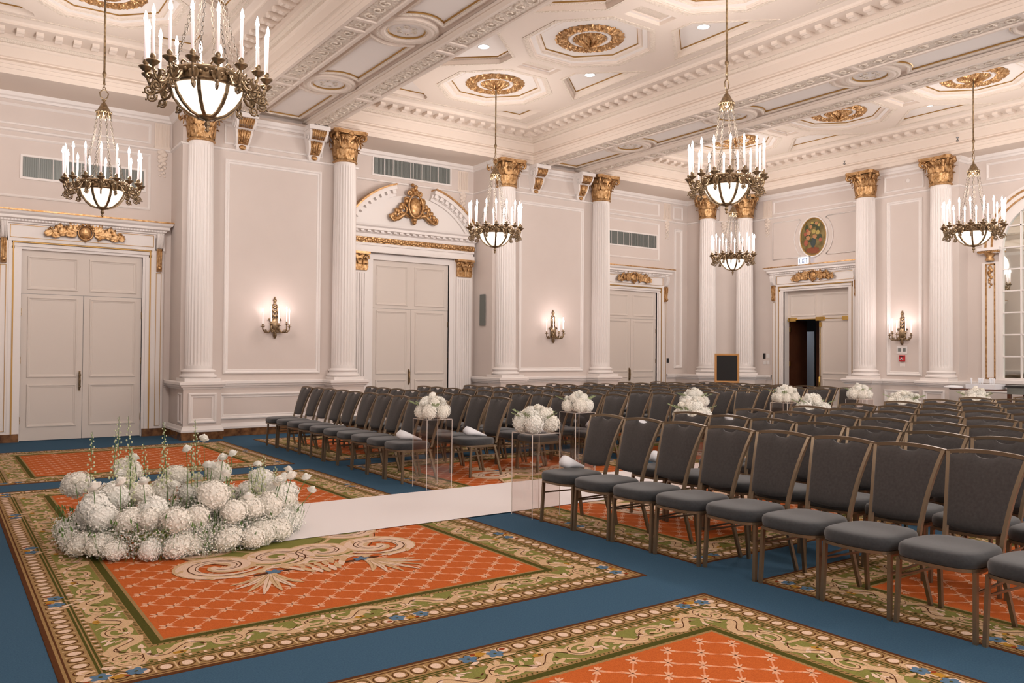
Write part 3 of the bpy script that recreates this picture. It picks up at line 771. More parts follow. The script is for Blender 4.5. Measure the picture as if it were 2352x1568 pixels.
# arched door
T = T_A(DC[1]); b = MB(); b.T = T
for s in (-1, 1): b.box(min(s*.93, s*.945), max(s*.93, s*.945), -.044, .10, 0, 3.47)
d2 = struct(b, 'door_2', 'trim'); door_leafs(d2, T)
b = MB(); b.T = T; F = lambda u, v, h: (u, -h, v); b.box(-DW, DW, 0, .045, 2.462, 3.48)
for u0, u1 in ((-DW+.09, -.085), (.085, DW-.09)): b.frame(u0, u1, 2.53, 3.38, [(0,0),(.004,.014),(.02,.016),(.035,.006),(.05,.004),(.055,0)], F)
b.build('transom_panel', 'door', d2)
b = MB(); b.T = T
for s in (-1, 1):
    b.box(min(s*.93, s*1.05), max(s*.93, s*1.05), -.05, 0, 0, 3.60)
    b.box(min(s*1.05, s*1.52), max(s*1.05, s*1.52), -.058, -.001, .0, 3.655)
b.box(-1.05, 1.05, -.047, 0, 3.48, 3.605)
b.box(-1.52, 1.52, -.17, 0, 3.62, 3.70); b.box(-1.50, 1.50, -.14, 0, 3.70, 3.76); b.box(-1.52, 1.52, -.16, 0, 3.76, 3.81)
b.box(-1.53, 1.53, -.16, 0, 3.93, 4.02)
b.run([(-1.53,0),(-1.53,-.16),(1.53,-.16),(1.53,0)], [(0,4.0),(.03,4.02),(.04,4.05),(.12,4.07),(.12,4.12),(.16,4.15),(.17,4.18),(0,4.18)], side=-1)
b.build('pediment_entablature', 'trim', d2)
b = MB(); b.T = T
for i in range(22): u = -1.60+i*.1495; b.box(u, u+.075, -.25, -.18, 4.03, 4.075)
b.build('dentil_row', 'trim', d2)
b = MB(); b.T = T; b.box(-1.52, 1.52, -.16, 0, 3.815, 3.925)
for i in range(60):
    u = -1.5+i*.0508; b.sphere((u, -.165, 3.87+.012*sin(i*2.4)), .042+.008*sin(i*1.7), 7, 4, (1, .5, 1.1))
b.build('gilded_frieze', 'gold', d2)
for s in (-1, 1):
    b = MB(); b.T = T
    x0, x1 = (s*1.09, s*1.47) if s > 0 else (s*1.47, s*1.09)
    b.box(x0, x1, -.12, -.05, .14, 3.23)
    for k in range(6): u = x0+.035+k*.055; b.box(u, u+.032, -.14, -.12, .42, 3.18)
    b.box(x0-.02, x1+.02, -.15, -.04, .13, .36)
    b.build('fluted_pilaster', 'trim', d2)
    b = MB(); b.T = T @ Matrix.Translation(((x0+x1)/2, -.13, 3.23))
    b.box(-.17, .17, -.02, .08, 0, .36)
    T0 = b.T
    for row, (n, L, zb) in enumerate(((4, .17, .0), (3, .27, .02))):
        for k in range(n):
            u = -.135+.27*k/(n-1) if n > 1 else 0
            b.T = T0 @ Matrix.Translation((u, -.02, zb)) @ rotz(PI); leafm(b, L, .11, 1.8, 3, .1)
    b.T = T0
    for q in (-1, 1): b.tube([(q*(.16+p[0]*1), -.05, .27+p[1]) for p in spiral(0, 0, .055, .01, PI*.7, -1.3, 12)], .018, 6); b.tube([(q*.05, -.03, .15), (q*.10, -.05, .27), (q*.13, -.05, .31)], .014, 5)
    b.sphere((0, -.05, .33), .035); b.box(-.215, .215, -.09, .08, .335, .385)
    b.build('gilded_capital', 'gold', d2)
# broken segmental pediment: two arcs
def arc_pts(R, a0, a1, n, zc): return [(R*cos(a0+(a1-a0)*i/n), zc+R*sin(a0+(a1-a0)*i/n)) for i in range(n+1)]
ZC0 = 3.30; R_in, R_out = 1.62, 1.88
for s in (-1, 1):
    a0, a1 = math.acos(1.62/R_out), math.radians(75)
    def band(mb, r0, r1, h0, h1, nn=24):
        A = arc_pts(r0, a0 if r0 > 1.7 else math.acos(min(1, 1.60/r0)) if r0 > 1.6 else a0, a1, nn, ZC0); B = arc_pts(r1, a0, a1, nn, ZC0)
        vs = []; fs = []
        for (xa, za), (xb, zb) in zip(A, B):
            vs += [(s*xa, -h0, za), (s*xb, -h0, zb), (s*xb, -h1, zb), (s*xa, -h1, za)]
        for i in range(nn):
            for q in range(4): fs.append((i*4+q, i*4+(q+1)%4, i*4+4+(q+1)%4, i*4+4+q))
        fs += [(0,1,2,3), (nn*4+3, nn*4+2, nn*4+1, nn*4)]; mb.add(vs, fs)
    b = MB(); b.T = T; band(b, 1.62, 1.68, 0, .08); band(b, 1.68, 1.76, 0, .11); band(b, 1.76, 1.84, 0, .22)
    for i in range(9):
        a = a0+.06+(a1-a0-.1)*i/8; x, z = 1.715*cos(a), ZC0+1.715*sin(a)
        T0 = b.T; b.T = T0 @ Matrix.Translation((s*x, 0, z)) @ Matrix.Rotation(-s*(a-PI/2)*-1 if False else s*(PI/2-a), 4, 'Y'); b.box(-.04, .04, -.19, -.10, -.03, .045); b.T = T0
    b.build('pediment_arc', 'trim', d2)
    b = MB(); b.T = T; band(b, 1.84, 1.875, 0, .26); b.build('gilt_arc_edge', 'gold', d2)
b = MB(); b.T = T
pl_ = [(-1.5, 4.18)]+[(-x, z) for x, z in arc_pts(1.62, .56, PI/2, 14, ZC0)]+[(x, z) for x, z in arc_pts(1.62, .56, PI/2, 14, ZC0)][::-1]+[(1.5, 4.18)]
b.add([(x, -.03, z) for x, z in pl_], [tuple(range(len(pl_)))]); b.build('tympanum', 'trim', d2)
b = MB(); b.T = T
b.sphere((0, -.16, 4.66), .16, 16, 10, (.85, .4, 1.35)); b.tube([(.17*cos(a*PI/12), -.19, 4.68+.25*sin(a*PI/12)) for a in range(24)], .026, 6, closed=True)
for s in (-1, 1):
    for (x, z, r, t_) in ((.20, 4.80, .085, 1.3), (.27, 4.58, .10, -1.3), (.36, 4.47, .08, 1.2), (.50, 4.42, .095, -1.4), (.13, 4.95, .06, 1.3)):
        b.tube([(s*(x+p[0]), -.14, z+p[1]) for p in spiral(0, 0, .015, r, 1+x*9, t_, 16)], [.014+.0012*i for i in range(17)], 6)
    for k in range(10):
        u = k/9; x = .16+.40*u; z = 4.80-.40*u; b.sphere((s*x, -.13-.02*sin(k*2), z+.03*sin(k*2.3)), .062-.018*u, 9, 6, (1, .7, 1.15))
    b.tube([(s*.1, -.12, 4.45), (s*.25, -.14, 4.50), (s*.40, -.13, 4.38), (s*.56, -.12, 4.40)], [.04, .05, .05, .03], 7)
for k in range(6): b.sphere((.05*sin(k*2.2), -.13, 4.97+.035*k), .055-.003*k, 9, 6)
b.sphere((0, -.12, 4.40), .07); b.sphere((0, -.12, 4.33), .05)
b.build('gilded_coat_of_arms', 'gold', d2); base_blocks(d2, T, .95, 1.54)

# right wall door: right leaf closed, left leaf swung away into the corridor
T = T_B(12.40); b = MB(); b.T = T
for s in (-1, 1): b.box(min(s*.93, s*.945), max(s*.93, s*.945), -.044, .22, 0, DH)
b.box(-.945, .945, 0, .22, DH, DH+.02)
d4 = struct(b, 'door_4', 'trim')
T2 = T @ Matrix.Translation((0, .14, 0))
door_leafs(d4, T2, sides=(1,), handle=False, hinges=False); transom(d4, T2); flat_surround(d4, T); base_blocks(d4, T, .94, 1.30)
b = MB(); b.T = T2
for u in (-.76, .06, .80): b.box(u-.13, u+.11, -.05, .0, 2.405, 2.50)
b.box(-.93, .93, -.012, .0, 2.445, 2.462)
b.build('brass_door_closer', 'brass', d4)
b = MB(); b.T = T2; b.tube([(.04, -.02, .10), (.04, -.02, 2.40)], .012, 8); b.tube([(.055, -.03, 1.0), (.055, -.075, .98), (.055, -.075, .72), (.03, -.03, .68)], .02, 8); b.box(.02, .07, -.03, 0, 2.25, 2.36)
b.build('brass_panic_bar', 'brass', d4)
b = MB(); b.T = T2; b.T = T2 @ Matrix.Translation((-.93, .05, 0)) @ rotz(math.radians(97))
b.box(0, .91, -.02, .025, .012, 2.45); b.build('open_leaf', 'dwood', d4)
b = MB(); b.T = T2 @ Matrix.Translation((-.93, .05, 0)) @ rotz(math.radians(97))
for v in (.5, 1.3, 2.2): b.box(-.02, .02, -.045, -.02, v-.06, v+.06)
b.build('hinge', 'brass', d4)
# corridor beyond
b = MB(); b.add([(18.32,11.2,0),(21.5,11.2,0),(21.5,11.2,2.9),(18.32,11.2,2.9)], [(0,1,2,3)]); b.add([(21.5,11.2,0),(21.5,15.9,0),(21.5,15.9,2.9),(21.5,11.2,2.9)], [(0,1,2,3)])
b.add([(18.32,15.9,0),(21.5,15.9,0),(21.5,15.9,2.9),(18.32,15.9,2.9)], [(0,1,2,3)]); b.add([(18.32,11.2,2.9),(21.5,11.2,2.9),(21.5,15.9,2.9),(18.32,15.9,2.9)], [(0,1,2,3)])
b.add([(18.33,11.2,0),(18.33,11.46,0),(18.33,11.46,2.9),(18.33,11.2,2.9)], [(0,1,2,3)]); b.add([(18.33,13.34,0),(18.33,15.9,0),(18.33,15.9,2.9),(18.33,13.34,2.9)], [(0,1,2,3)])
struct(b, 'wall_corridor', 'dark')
b = MB(); b.box(19.6, 19.66, 12.30, 13.42, 0, 2.5)
b.T = Matrix.Translation((19.59, 12.3, 0))
for v0, v1 in ((.2, 1.0), (1.1, 2.35)): b.frame(.1, .98, v0, v1, [(0,0),(.01,.02),(.04,.02),(.05,0)], lambda u, v, h: (-h, u, v))
b.T = Matrix.Identity(4); struct(b, 'door_5', 'dwood')
b = MB(); b.box(19.2, 19.26, 13.55, 13.63, 0, 2.3); b.box(19.2, 19.26, 13.98, 14.04, 0, 2.3); struct(b, 'trim_6', 'trim')
b = MB(); b.box(20.2, 20.24, 13.9, 14.7, .3, 2.2); b.build('pale_blue_panel', 'paper', None, label='pale blue white panel glimpsed through the open doorway', category='panel')  # plain pale panel standing in for the pale region beyond the doorway
plight('added_corridor_fill', (19.3, 14.9, 2.5), 14, .1, (.85, .9, 1))  # small unseen light added to brighten the corridor, no fixture modelled

# ============================================================ WALL SCONCES
def make_sconce(label, loc, rz):
    t = thing('wall_sconce', label, 'wall lamp', loc, rz, 'five-candle bronze wall sconces')
    b = MB(); b.sphere((0, -.03, 2.02), .085, 12, 8, (1, .5, 1.5)); b.tube([(0, -.03, 1.92), (0, -.035, 1.86), (0, -.03, 1.82), (0, -.03, 1.765)], [.05, .03, .038, .012], 8)
    for s in (-1, 1):
        b.tube([(s*.045, -.015, 2.08), (s*.05, -.015, 2.3), (s*.03, -.015, 2.40)], .013, 6)
        for z in (2.12, 2.20, 2.28, 2.36): b.sphere((s*.035, -.02, z), .022, 8, 5)
        b.tube([(s*(.07+p[0]), -.02, 2.10+p[1]) for p in spiral(0, 0, .05, .01, 0, 1.2, 10)], .012, 5)
    for z in (2.10, 2.18, 2.26, 2.34, 2.42): b.sphere((0, -.02, z), .028, 8, 5, (1, .6, 1.3))
    b.sphere((0, -.02, 2.47), .036, 10, 6); b.sphere((0, -.02, 2.52), .018, 8, 5)
    b.build('back_plate', 'bronze', t)
    for i, (x, y, zb) in enumerate(((-.25, -.10, 1.985), (.25, -.10, 1.985), (-.13, -.20, 2.03), (.17, -.18, 2.035), (0, -.24, 2.0))):
        b = MB(); b.tube([(x*.2, -.03, 1.97), (x*.5, y*.5, 1.88), (x*.85, y*.9, 1.885), (x, y, 1.93), (x, y, zb)], [.016, .015, .014, .012, .012], 7)
        b.tube([(x*.8+p[0]*.9, y*.85, 1.90+p[1]) for p in spiral(0, 0, .012, .035, i, 1.2, 8)], .009, 5)
        b.lathe([(.012,-.012),(.045,.0),(.042,.006),(.016,.004),(.016,.035),(.022,.045),(.0,.045)], (x, y, zb), 12)
        arm = b.build('candle_arm', 'bronze', t)
        b = MB(); b.lathe([(.0095,0),(.0095,.22),(0,.22)], (x, y, zb+.045), 8); b.build('candle_sleeve', 'candle', arm)
        b = MB(); b.lathe([(.0,0),(.012,.015),(.010,.04),(0,.065)], (x, y, zb+.265), 8); b.build('bulb', 'bulb_s', arm)
    return t
sc = None
for loc, rz, lb in (((5.12, 14.95, 0), 0, 'bronze wall sconce nearest, on the panel between the two leftmost columns'), ((11.68, 14.95, 0), 0, 'bronze wall sconce on the panel right of the arched door'),
                    ((17.73, 9.93, 0), -PI/2, 'bronze wall sconce above the red fire alarm')):
    if sc is None: sc = make_sconce(lb, loc, rz)
    else: dup(sc, loc, rz, lb)
    dx, dy = (0, -.38) if rz == 0 else (-.38, 0)
    plight('sconce_glow', (loc[0]+dx, loc[1]+dy, 2.36), 5.5, .12, (1, .80, .76))

# ============================================================ VENTS, PLATES, SIGNS
def vent(c, z0, z1, lb):
    t = thing('wall_vent', lb, 'vent', (c, YA, 0), 0, 'long grey louvred vents')
    b = MB(); b.box(-.93, .93, -.012, 0, z0, z1)
    n = 60
    for i in range(n): u = -.92+1.84*i/n; b.box(u, u+.012, -.022, -.012, z0+.01, z1-.01)
    b.build('louvre_grille', 'grille', t)
    b = MB(); F = lambda u, v, h: (u, -h, v); b.frame(-.97, .97, z0-.035, z1+.035, [(0,0),(0,.02),(.035,.024),(.04,.01)], F)
    for u in (-.70, -.49, -.28, -.07, .0, .21, .42, .63, .84): b.box(u-.004, u+.004, -.026, -.02, z0, z1)
    b.build('vent_frame', 'trim', t)
vent(DC[0], 4.40, 4.74, 'long grey wall vent behind the left chandelier'); vent(DC[1]+.02, 5.30, 5.655, 'long grey wall vent above the gilded coat of arms'); vent(DC[2], 4.38, 4.72, 'long grey wall vent above the door right of the fourth column')
b = MB(); b.box(-.11, .11, -.012, 0, 2.14, 2.84)
for i in range(28): b.box(-.105, .105, -.018, -.012, 2.15+i*.0245, 2.162+i*.0245)
b.build('speaker_grille', 'grille', None, (9.97, 15.30, 0), label='tall narrow taupe grille in shade behind the third column', category='grille').rotation_euler = (0, 0, -PI/2)
def plate(name, lb, cat, loc, wd, ht, m_, d=.012, rz=-PI/2):
    b = MB(); b.box(-wd/2, wd/2, -d, 0, -ht/2, ht/2); b.box(-wd*.12, wd*.12, -d-.006, -d, -ht*.18, ht*.18)
    o = b.build(name, m_, None, loc, label=lb, category=cat); o.rotation_euler = (0, 0, rz); return o
plate('light_switch', 'black wall control left of the open doorway', 'switch', (XB, 13.96, 1.50), .075, .15, 'bplastic')
plate('light_switch', 'upper white switch plate beside the black wall control', 'switch', (XB, 13.84, 1.51), .10, .10, 'plastic')
plate('light_switch', 'lower left white switch plate under the black wall control', 'switch', (XB, 13.95, 1.33), .09, .10, 'plastic')
plate('light_switch', 'lower right white switch plate under the black wall control', 'switch', (XB, 13.84, 1.33), .09, .10, 'plastic')
plate('wall_phone_plate', 'small dark wall plate right of the half-hidden door on the back wall', 'switch', (16.28, YA, 1.36), .09, .12, 'bplastic', rz=0)
t = thing('fire_alarm_pull', 'red fire alarm pull station under the right wall sconce', 'fire alarm', (17.73, 9.93, 1.47), -PI/2)
b = MB(); b.box(-.06, .06, -.045, 0, -.07, .07); b.build('alarm_box', 'red', t)
b = MB(); b.box(-.04, .04, -.055, -.045, -.035, -.015); b.box(-.012, .012, -.055, -.045, -.035, .02); b.build('pull_handle', 'plastic', t)
b = MB(); b.box(-.045, .045, -.048, -.045, .03, .05); b.build('dark_window', 'bplastic', t)
t = thing('notice_card', 'white printed notice card between the right sconce and the fire alarm', 'card', (17.73, 9.94, 1.66), -PI/2)
b = MB(); b.box(-.12, .12, -.015, 0, -.085, .085); b.build('card_face', 'plastic', t)
b = MB(); b.box(-.09, -.02, -.018, -.015, -.04, .04); b.box(.02, .09, -.018, -.015, -.04, .04); b.build('printed_blocks', 'grille', t)
plate('small_notice', 'small cream notice just below the red fire alarm', 'card', (17.73, 9.93, 1.33), .12, .09, 'cpan', .006)
b = MB(); b.lathe([(0,-.022),(.03,-.018),(.045,-.02),(.05,0)], n=24)
o = b.build('round_detector', 'trim', None, (17.73, 9.80, 5.45), label='small round white detector on the upper panel between the right columns', category='detector'); o.rotation_euler = (0, -PI/2, 0); o.rotation_euler = (0, PI/2, 0)
# EXIT sign
t = thing('exit_sign', 'lit EXIT sign above the open doorway', 'exit sign', (17.93, 12.62, 3.92), -PI/2)
b = MB(); b.box(-.15, .15, -.03, .03, -.09, .09); b.build('lit_panel', 'sign', t)
b = MB(); b.box(.15, .165, -.035, .035, -.10, .10); b.box(-.165, -.15, -.035, .035, -.10, .10); b.box(-.165, .165, -.035, .035, .09, .11); b.box(-.10, .0, -.01, .14, .11, .125); b.build('sign_housing', 'plastic', t)
b = MB(); y0, y1 = -.036, -.03
def stroke(x0, z0, x1, z1): b.bar((x0, -.033, z0), (x1, -.033, z1), .016, .006, up=(0,1,0))
for q in ((-.115,-.06,-.115,.06), (-.115,.052,-.065,.052), (-.115,0,-.07,0), (-.115,-.052,-.065,-.052), (-.045,-.06,.015,.06), (-.045,.06,.015,-.06), (.038,-.06,.038,.06), (.09,-.06,.09,.052), (.06,.052,.125,.052)): stroke(*q)
b.build('exit_letters', 'signtx', t)
# oval flower painting
pm = bpy.data.materials.new('still_life_paint'); pm.use_nodes = True; nt = pm.node_tree; bs = nt.nodes['Principled BSDF']; bs.inputs['Roughness'].default_value = .4
tc = nt.nodes.new('ShaderNodeTexCoord'); nz = nt.nodes.new('ShaderNodeTexNoise'); nz.inputs['Scale'].default_value = 6; rp = nt.nodes.new('ShaderNodeValToRGB')
rp.color_ramp.elements[0].color = (.12, .085, .022, 1); rp.color_ramp.elements[1].color = (.24, .18, .06, 1); rp.color_ramp.elements[0].position = .35; rp.color_ramp.elements[1].position = .65
nt.links.new(tc.outputs['Object'], nz.inputs['Vector']); nt.links.new(nz.outputs['Fac'], rp.inputs['Fac']); nt.links.new(rp.outputs['Color'], bs.inputs['Base Color']); M['canvas'] = pm
for k, c_ in dict(p_peach=(.55, .27, .12), p_rose=(.42, .12, .07), p_yel=(.52, .40, .12), p_green=(.06, .075, .03), p_vase=(.05, .07, .065), p_red=(.26, .07, .025)).items(): M[k] = mat(k, c_, .5, noise=(30, .3, tuple(v*.7 for v in c_)))
t = thing('oval_flower_painting', 'oval still-life painting of flowers above the open doorway', 'painting', (XB, 12.47, 4.53), -PI/2)
b = MB(); n = 40; b.add([(0,-.015,0)]+[(.35*cos(2*PI*i/n), -.015, .455*sin(2*PI*i/n)) for i in range(n)], [(0, i+1, (i+1)%n+1) for i in range(n)]); b.build('canvas', 'canvas', t)
b = MB()
for k, (m_, items) in enumerate((('p_red', [(0,-.33,.17,.07),(.05,-.38,.14,.05),(-.12,-.34,.08,.06)]), ('p_vase', [(.0,-.13,.09,.10),(0,-.22,.05,.06)]), ('p_green', [(-.16,.06,.09,.10),(.14,.22,.07,.09),(.02,.30,.10,.06),(.18,-.02,.08,.07),(-.1,-.08,.07,.05),(-.18,.22,.05,.1)]), ('p_peach', [(-.13,.11,.065,.06),(-.14,-.02,.06,.055),(.05,.0,.06,.05),(-.06,.26,.045,.05),(.10,.33,.05,.04)]), ('p_yel', [(.02,.13,.06,.055),(.14,.10,.055,.055),(.17,.28,.04,.04),(-.02,.35,.04,.03)]), ('p_rose', [(-.22,.08,.045,.05),(-.16,.17,.04,.04),(.21,-.10,.045,.05),(-.2,-.14,.06,.08)]))):
    b = MB()
    for j, (x, z, a_, c_) in enumerate(items):
        n = 14; yy = -.017-.0012*k-.0002*j
        b.add([(x,yy,z)]+[(x+a_*(1+.14*sin(5*q*2*PI/n+j))*cos(2*PI*q/n), yy, z+c_*(1+.14*sin(5*q*2*PI/n+j))*sin(2*PI*q/n)) for q in range(n)], [(0, q+1, (q+1)%n+1) for q in range(n)])
    b.build('painted_'+{'p_red':'cloth','p_vase':'vase','p_green':'leaves','p_peach':'peach_roses','p_yel':'yellow_blooms','p_rose':'red_blooms'}[m_], m_, t)
b = MB(); pts = [(.365*cos(2*PI*i/48), -.02, .47*sin(2*PI*i/48)) for i in range(48)]; b.tube(pts, .016, 6, closed=True); b.build('gilt_rim', 'goldline', t)
b = MB(); pts = [(.40*cos(2*PI*i/48), -.015, .505*sin(2*PI*i/48)) for i in range(48)]; b.tube(pts, .024, 6, closed=True); b.build('white_oval_frame', 'trim', t)

# ============================================================ ARCHED MIRRORED WINDOW ON THE RIGHT WALL
WC, WR, WS = 7.10, .86, 3.80
Tw = Matrix.Translation((XB, WC, 0)) @ rotz(-PI/2)
b = MB(); b.T = Tw
def archband(mb, r0, r1, h0, h1, zb, n=32):
    vs = []; fs = []; pr = [(-1, zb)]
    A = [(r0*cos(PI*i/n), WS+r0*sin(PI*i/n)) for i in range(n+1)]; B = [(r1*cos(PI*i/n), WS+r1*sin(PI*i/n)) for i in range(n+1)]
    for (xa, za), (xb, zb_) in zip(A, B): vs += [(xa,-h0,za),(xb,-h0,zb_),(xb,-h1,zb_),(xa,-h1,za)]
    for i in range(n):
        for q in range(4): fs.append((i*4+q, i*4+(q+1)%4, i*4+4+(q+1)%4, i*4+4+q))
    mb.add(vs, fs)
for s in (-1, 1):
    b.box(min(s*WR, s*.93), max(s*WR, s*.93), -.06, 0, 1.05, WS); b.box(min(s*.93, s*1.28), max(s*.93, s*1.28), -.05, 0, 1.0, 3.50)
    b.box(min(s*.96, s*1.25), max(s*.96, s*1.25), -.08, -.05, 1.02, 1.02)
archband(b, .86, .95, 0, .06, 1); archband(b, .95, 1.06, 0, .045, 1); archband(b, 1.09, 1.17, 0, .07, 1); archband(b, 1.21, 1.28, 0, .05, 1)
b.box(-1.30, 1.30, -.12, 0, .96, 1.03); b.box(-.93, .93, -.08, 0, 1.03, 1.08)
win = struct(b, 'window_1', 'trim')
b = MB(); b.T = Tw; archband(b, 1.06, 1.09, 0, .075, 1); archband(b, 1.17, 1.21, 0, .085, 1)
for s in (-1, 1):
    for u in (1.005, 1.175): b.box(min(s*u, s*(u+.028)), max(s*u, s*(u+.028)), -.062, -.05, 1.06, 3.46)
    b.box(min(s*1.005, s*1.203), max(s*1.005, s*1.203), -.062, -.05, 1.05, 1.08); b.box(min(s*1.005, s*1.203), max(s*1.005, s*1.203), -.062, -.05, 3.44, 3.47)
b.build('gilt_mouldings', 'gold', win)
b = MB(); b.T = Tw
for s in (-1, 1):
    for k in range(9): b.sphere((s*1.105+.025*sin(k*2), -.065, 3.38-.05*k), .045-.003*k, 8, 5, (1, .5, 1.2))
    b.lathe([(.07,3.52),(.09,3.56),(.06,3.6),(.11,3.68),(.13,3.70)], (s*1.105, -.07, 0), 12)
    for k in range(12): b.sphere((s*1.105-.2+.037*k, -.15, 3.72), .022, 6, 4)
    b.box(s*1.105-.20, s*1.105+.20, -.16, 0, 3.69, 3.72)
b.build('gilded_ornament', 'gold', win)
b = MB(); b.T = Tw
for s in (-1, 1): b.box(s*1.105-.22, s*1.105+.22, -.17, 0, 3.74, 3.80); b.box(s*1.105-.19, s*1.105+.19, -.14, 0, 3.68, 3.74)
b.build('impost_block', 'trim', win)
b = MB(); b.T = Tw; n = 32
poly = [(-WR, 1.06), (WR, 1.06)]+[(WR*cos(PI*i/n), WS+WR*sin(PI*i/n)) for i in range(n+1)]
b.add([(x, -.012, z) for x, z in poly], [tuple(range(len(poly)))]); b.build('mirrored_glass', 'mirror', win)
b = MB(); b.T = Tw
for k in range(1, 5):
    u = -WR+k*2*WR/5; b.box(u-.014, u+.014, -.04, -.012, 1.06, WS+math.sqrt(max(0, WR*WR-u*u)))
for z in (1.524, 1.975, 2.43, 2.879, 3.328, 3.777, 4.22): 
    hw = WR if z < WS else math.sqrt(WR*WR-(z-WS)**2); b.box(-hw, hw, -.04, -.012, z-.014, z+.014)
b.build('glazing_bars', 'trim', win)

# ============================================================ CHANDELIERS
def make_chandelier(label, loc):
    t = thing('bowl_chandelier', label, 'chandelier', loc, 0, 'sixteen-candle bronze chandeliers with lit bowls')
    b = MB(); b.lathe([(.0,3.495),(.06,3.50),(.14,3.53),(.21,3.585),(.262,3.655),(.29,3.74)], n=40); b.build('glass_bowl', 'bowl', t)
    b = MB(); b.lathe([(.288,3.725),(.318,3.73),(.325,3.745),(.312,3.76),(.312,3.81),(.328,3.825),(.325,3.845),(.30,3.85),(.29,3.84),(.288,3.725)], n=40)
    for i in range(48):
        a = 2*PI*i/48; b.sphere((.318*cos(a), .318*sin(a), 3.785+.02*(i % 2)), .02, 6, 4)
    for i in range(16):
        a = 2*PI*(i+.5)/16; b.tube([((.31+p[1]*.4)*cos(a)-p[0]*sin(a), (.31+p[1]*.4)*sin(a)+p[0]*cos(a), 3.86+p[1]) for p in spiral(0, 0, .012, .04, 0, 1.0, 8)], .009, 5)
    b.build('ring_band', 'bronze', t)
    for i in range(8):
        a = 2*PI*i/8+.2; b = MB(); r = [(.298,3.735),(.272,3.655),(.218,3.58),(.148,3.523),(.065,3.493)]; T0 = rotz(a); b.T = T0; vs = []; 
        for rr, z in r:
            for hw in (-.014, .014): vs.append((rr, hw, z)); 
        for rr, z in r:
            for hw in (-.014, .014): vs.append((rr+.010, hw, z-.010))
        n = len(r); fs = []
        for k in range(n-1): fs += [(2*k,2*k+1,2*k+3,2*k+2), (2*n+2*k,2*n+2*k+2,2*n+2*k+3,2*n+2*k+1), (2*k,2*k+2,2*n+2*k+2,2*n+2*k), (2*k+1,2*n+2*k+1,2*n+2*k+3,2*k+3)]
        b.add(vs, fs); b.build('bowl_rib', 'bronze', t)
    b = MB(); b.lathe([(0,3.368),(.010,3.375),(.018,3.39),(.010,3.40),(.022,3.425),(.028,3.44),(.014,3.46),(.03,3.475),(.085,3.49),(.08,3.505),(0,3.505)], n=16); b.build('finial', 'bronze', t)
    b = MB(); b.lathe([(.008,5.0),(.02,4.985),(.015,4.965),(.035,4.95),(.07,4.88),(.088,4.845),(.10,4.84),(.10,4.82),(.088,4.81),(.08,4.80),(.07,4.845),(0,4.86)], n=24)
    for i in range(16):
        a = 2*PI*i/16; b.sphere((.098*cos(a), .098*sin(a), 4.83), .012, 6, 4); b.tube([(.085*cos(a), .085*sin(a), 4.82), (.088*cos(a), .088*sin(a), 4.76-.02*(i % 2))], [.013, .006], 5)
    b.build('crown', 'bronze', t)
    b = MB(); b.sphere((0, 0, 4.80), .022, 10, 6); b.build('crown_light', 'candle', t)
    b = MB(); b.tube([(.0,0,5.0),(-.045,0,5.05),(-.055,0,5.10),(-.02,0,5.145),(.0,0,5.15),(.02,0,5.145),(.055,0,5.10),(.045,0,5.05),(0,0,5.0)], .008, 6)
    b.tube([(.018*cos(q*PI/6), 0, 5.165+.022*sin(q*PI/6)) for q in range(12)], .006, 5, closed=True); b.tube([(-.03,0,5.0),(.03,0,5.0)], .008, 6)
    b.tube([(0, .016*cos(q*PI/6), 5.20+.022*sin(q*PI/6)) for q in range(12)], .006, 5, closed=True); b.build('hanging_hook', 'bronze', t)
    b = MB(); b.lathe([(0,5.215),(.02,5.22),(.014,5.25),(.012,5.30),(.014,5.335),(.026,5.35),(.028,5.38),(.016,5.40),(.014,5.41),(.014,6.47),(.03,6.48),(.03,6.50)], n=12); b.build('hanging_rod', 'bronze', t)
    for i in range(8):
        a = 2*PI*i/8+.2; b = MB(); p0 = Vector((.085*cos(a), .085*sin(a), 4.80)); p1 = Vector((.30*cos(a), .30*sin(a), 3.86)); n = 22
        for k in range(n):
            c = p0.lerp(p1, (k+.5)/n)-Vector((cos(a), sin(a), 0))*.03*sin(PI*(k+.5)/n); d = (p1-p0).normalized(); sd = Vector((-sin(a), cos(a), 0)) if k % 2 else d.cross(Vector((-sin(a), cos(a), 0)))
            b.tube([c+d*.027*cos(q*PI/4)+sd*.013*sin(q*PI/4) for q in range(8)], .0030, 4, closed=True)
        b.build('chain', 'chrome_bronze' if 'chrome_bronze' in M else 'bronze', t)
    for i in range(16):
        a = 2*PI*(i+.5)/16; T0 = rotz(a); r = .485; rz_ = .0
        b = MB(); b.T = T0
        b.tube([(.31,0,3.80),(.345,0,3.755),(.385,0,3.70),(.43,0,3.685),(.46,0,3.72),(.478,0,3.77),(r,0,3.815)], [.013,.013,.013,.013,.012,.011,.010], 7)
        b.tube([(.455+p[0], 0, 3.655+p[1]) for p in spiral(0, 0, .045, .010, PI*.9, 1.6, 14)], .009, 6)
        b.tube([(.40+p[0], .0, 3.775+p[1]) for p in spiral(0, 0, .035, .01, PI, 1.3, 10)], .008, 6)
        T1 = b.T; b.T = T1 @ Matrix.Translation((.45, 0, 3.69)) @ Matrix.Rotation(-.4, 4, 'Y') @ rotz(-PI/2); leafm(b, .11, .07, 1.0, 3, .3); b.T = T1
        b.sphere((.47, 0, 3.765), .018, 8, 5); b.sphere((.50, 0, 3.63), .010, 6, 4)
        arm = b.build('scroll_arm', 'bronze', t)
        b = MB(); b.T = T0; b.lathe([(.010,3.80),(.025,3.81),(.052,3.835),(.055,3.845),(.045,3.847),(.016,3.838),(.014,3.86),(.024,3.872),(.022,3.885),(.018,3.90),(.0,3.90)], (r, 0, 0), 14); b.build('drip_pan', 'bronze', arm)
        tl = .010*sin(i*3.7)
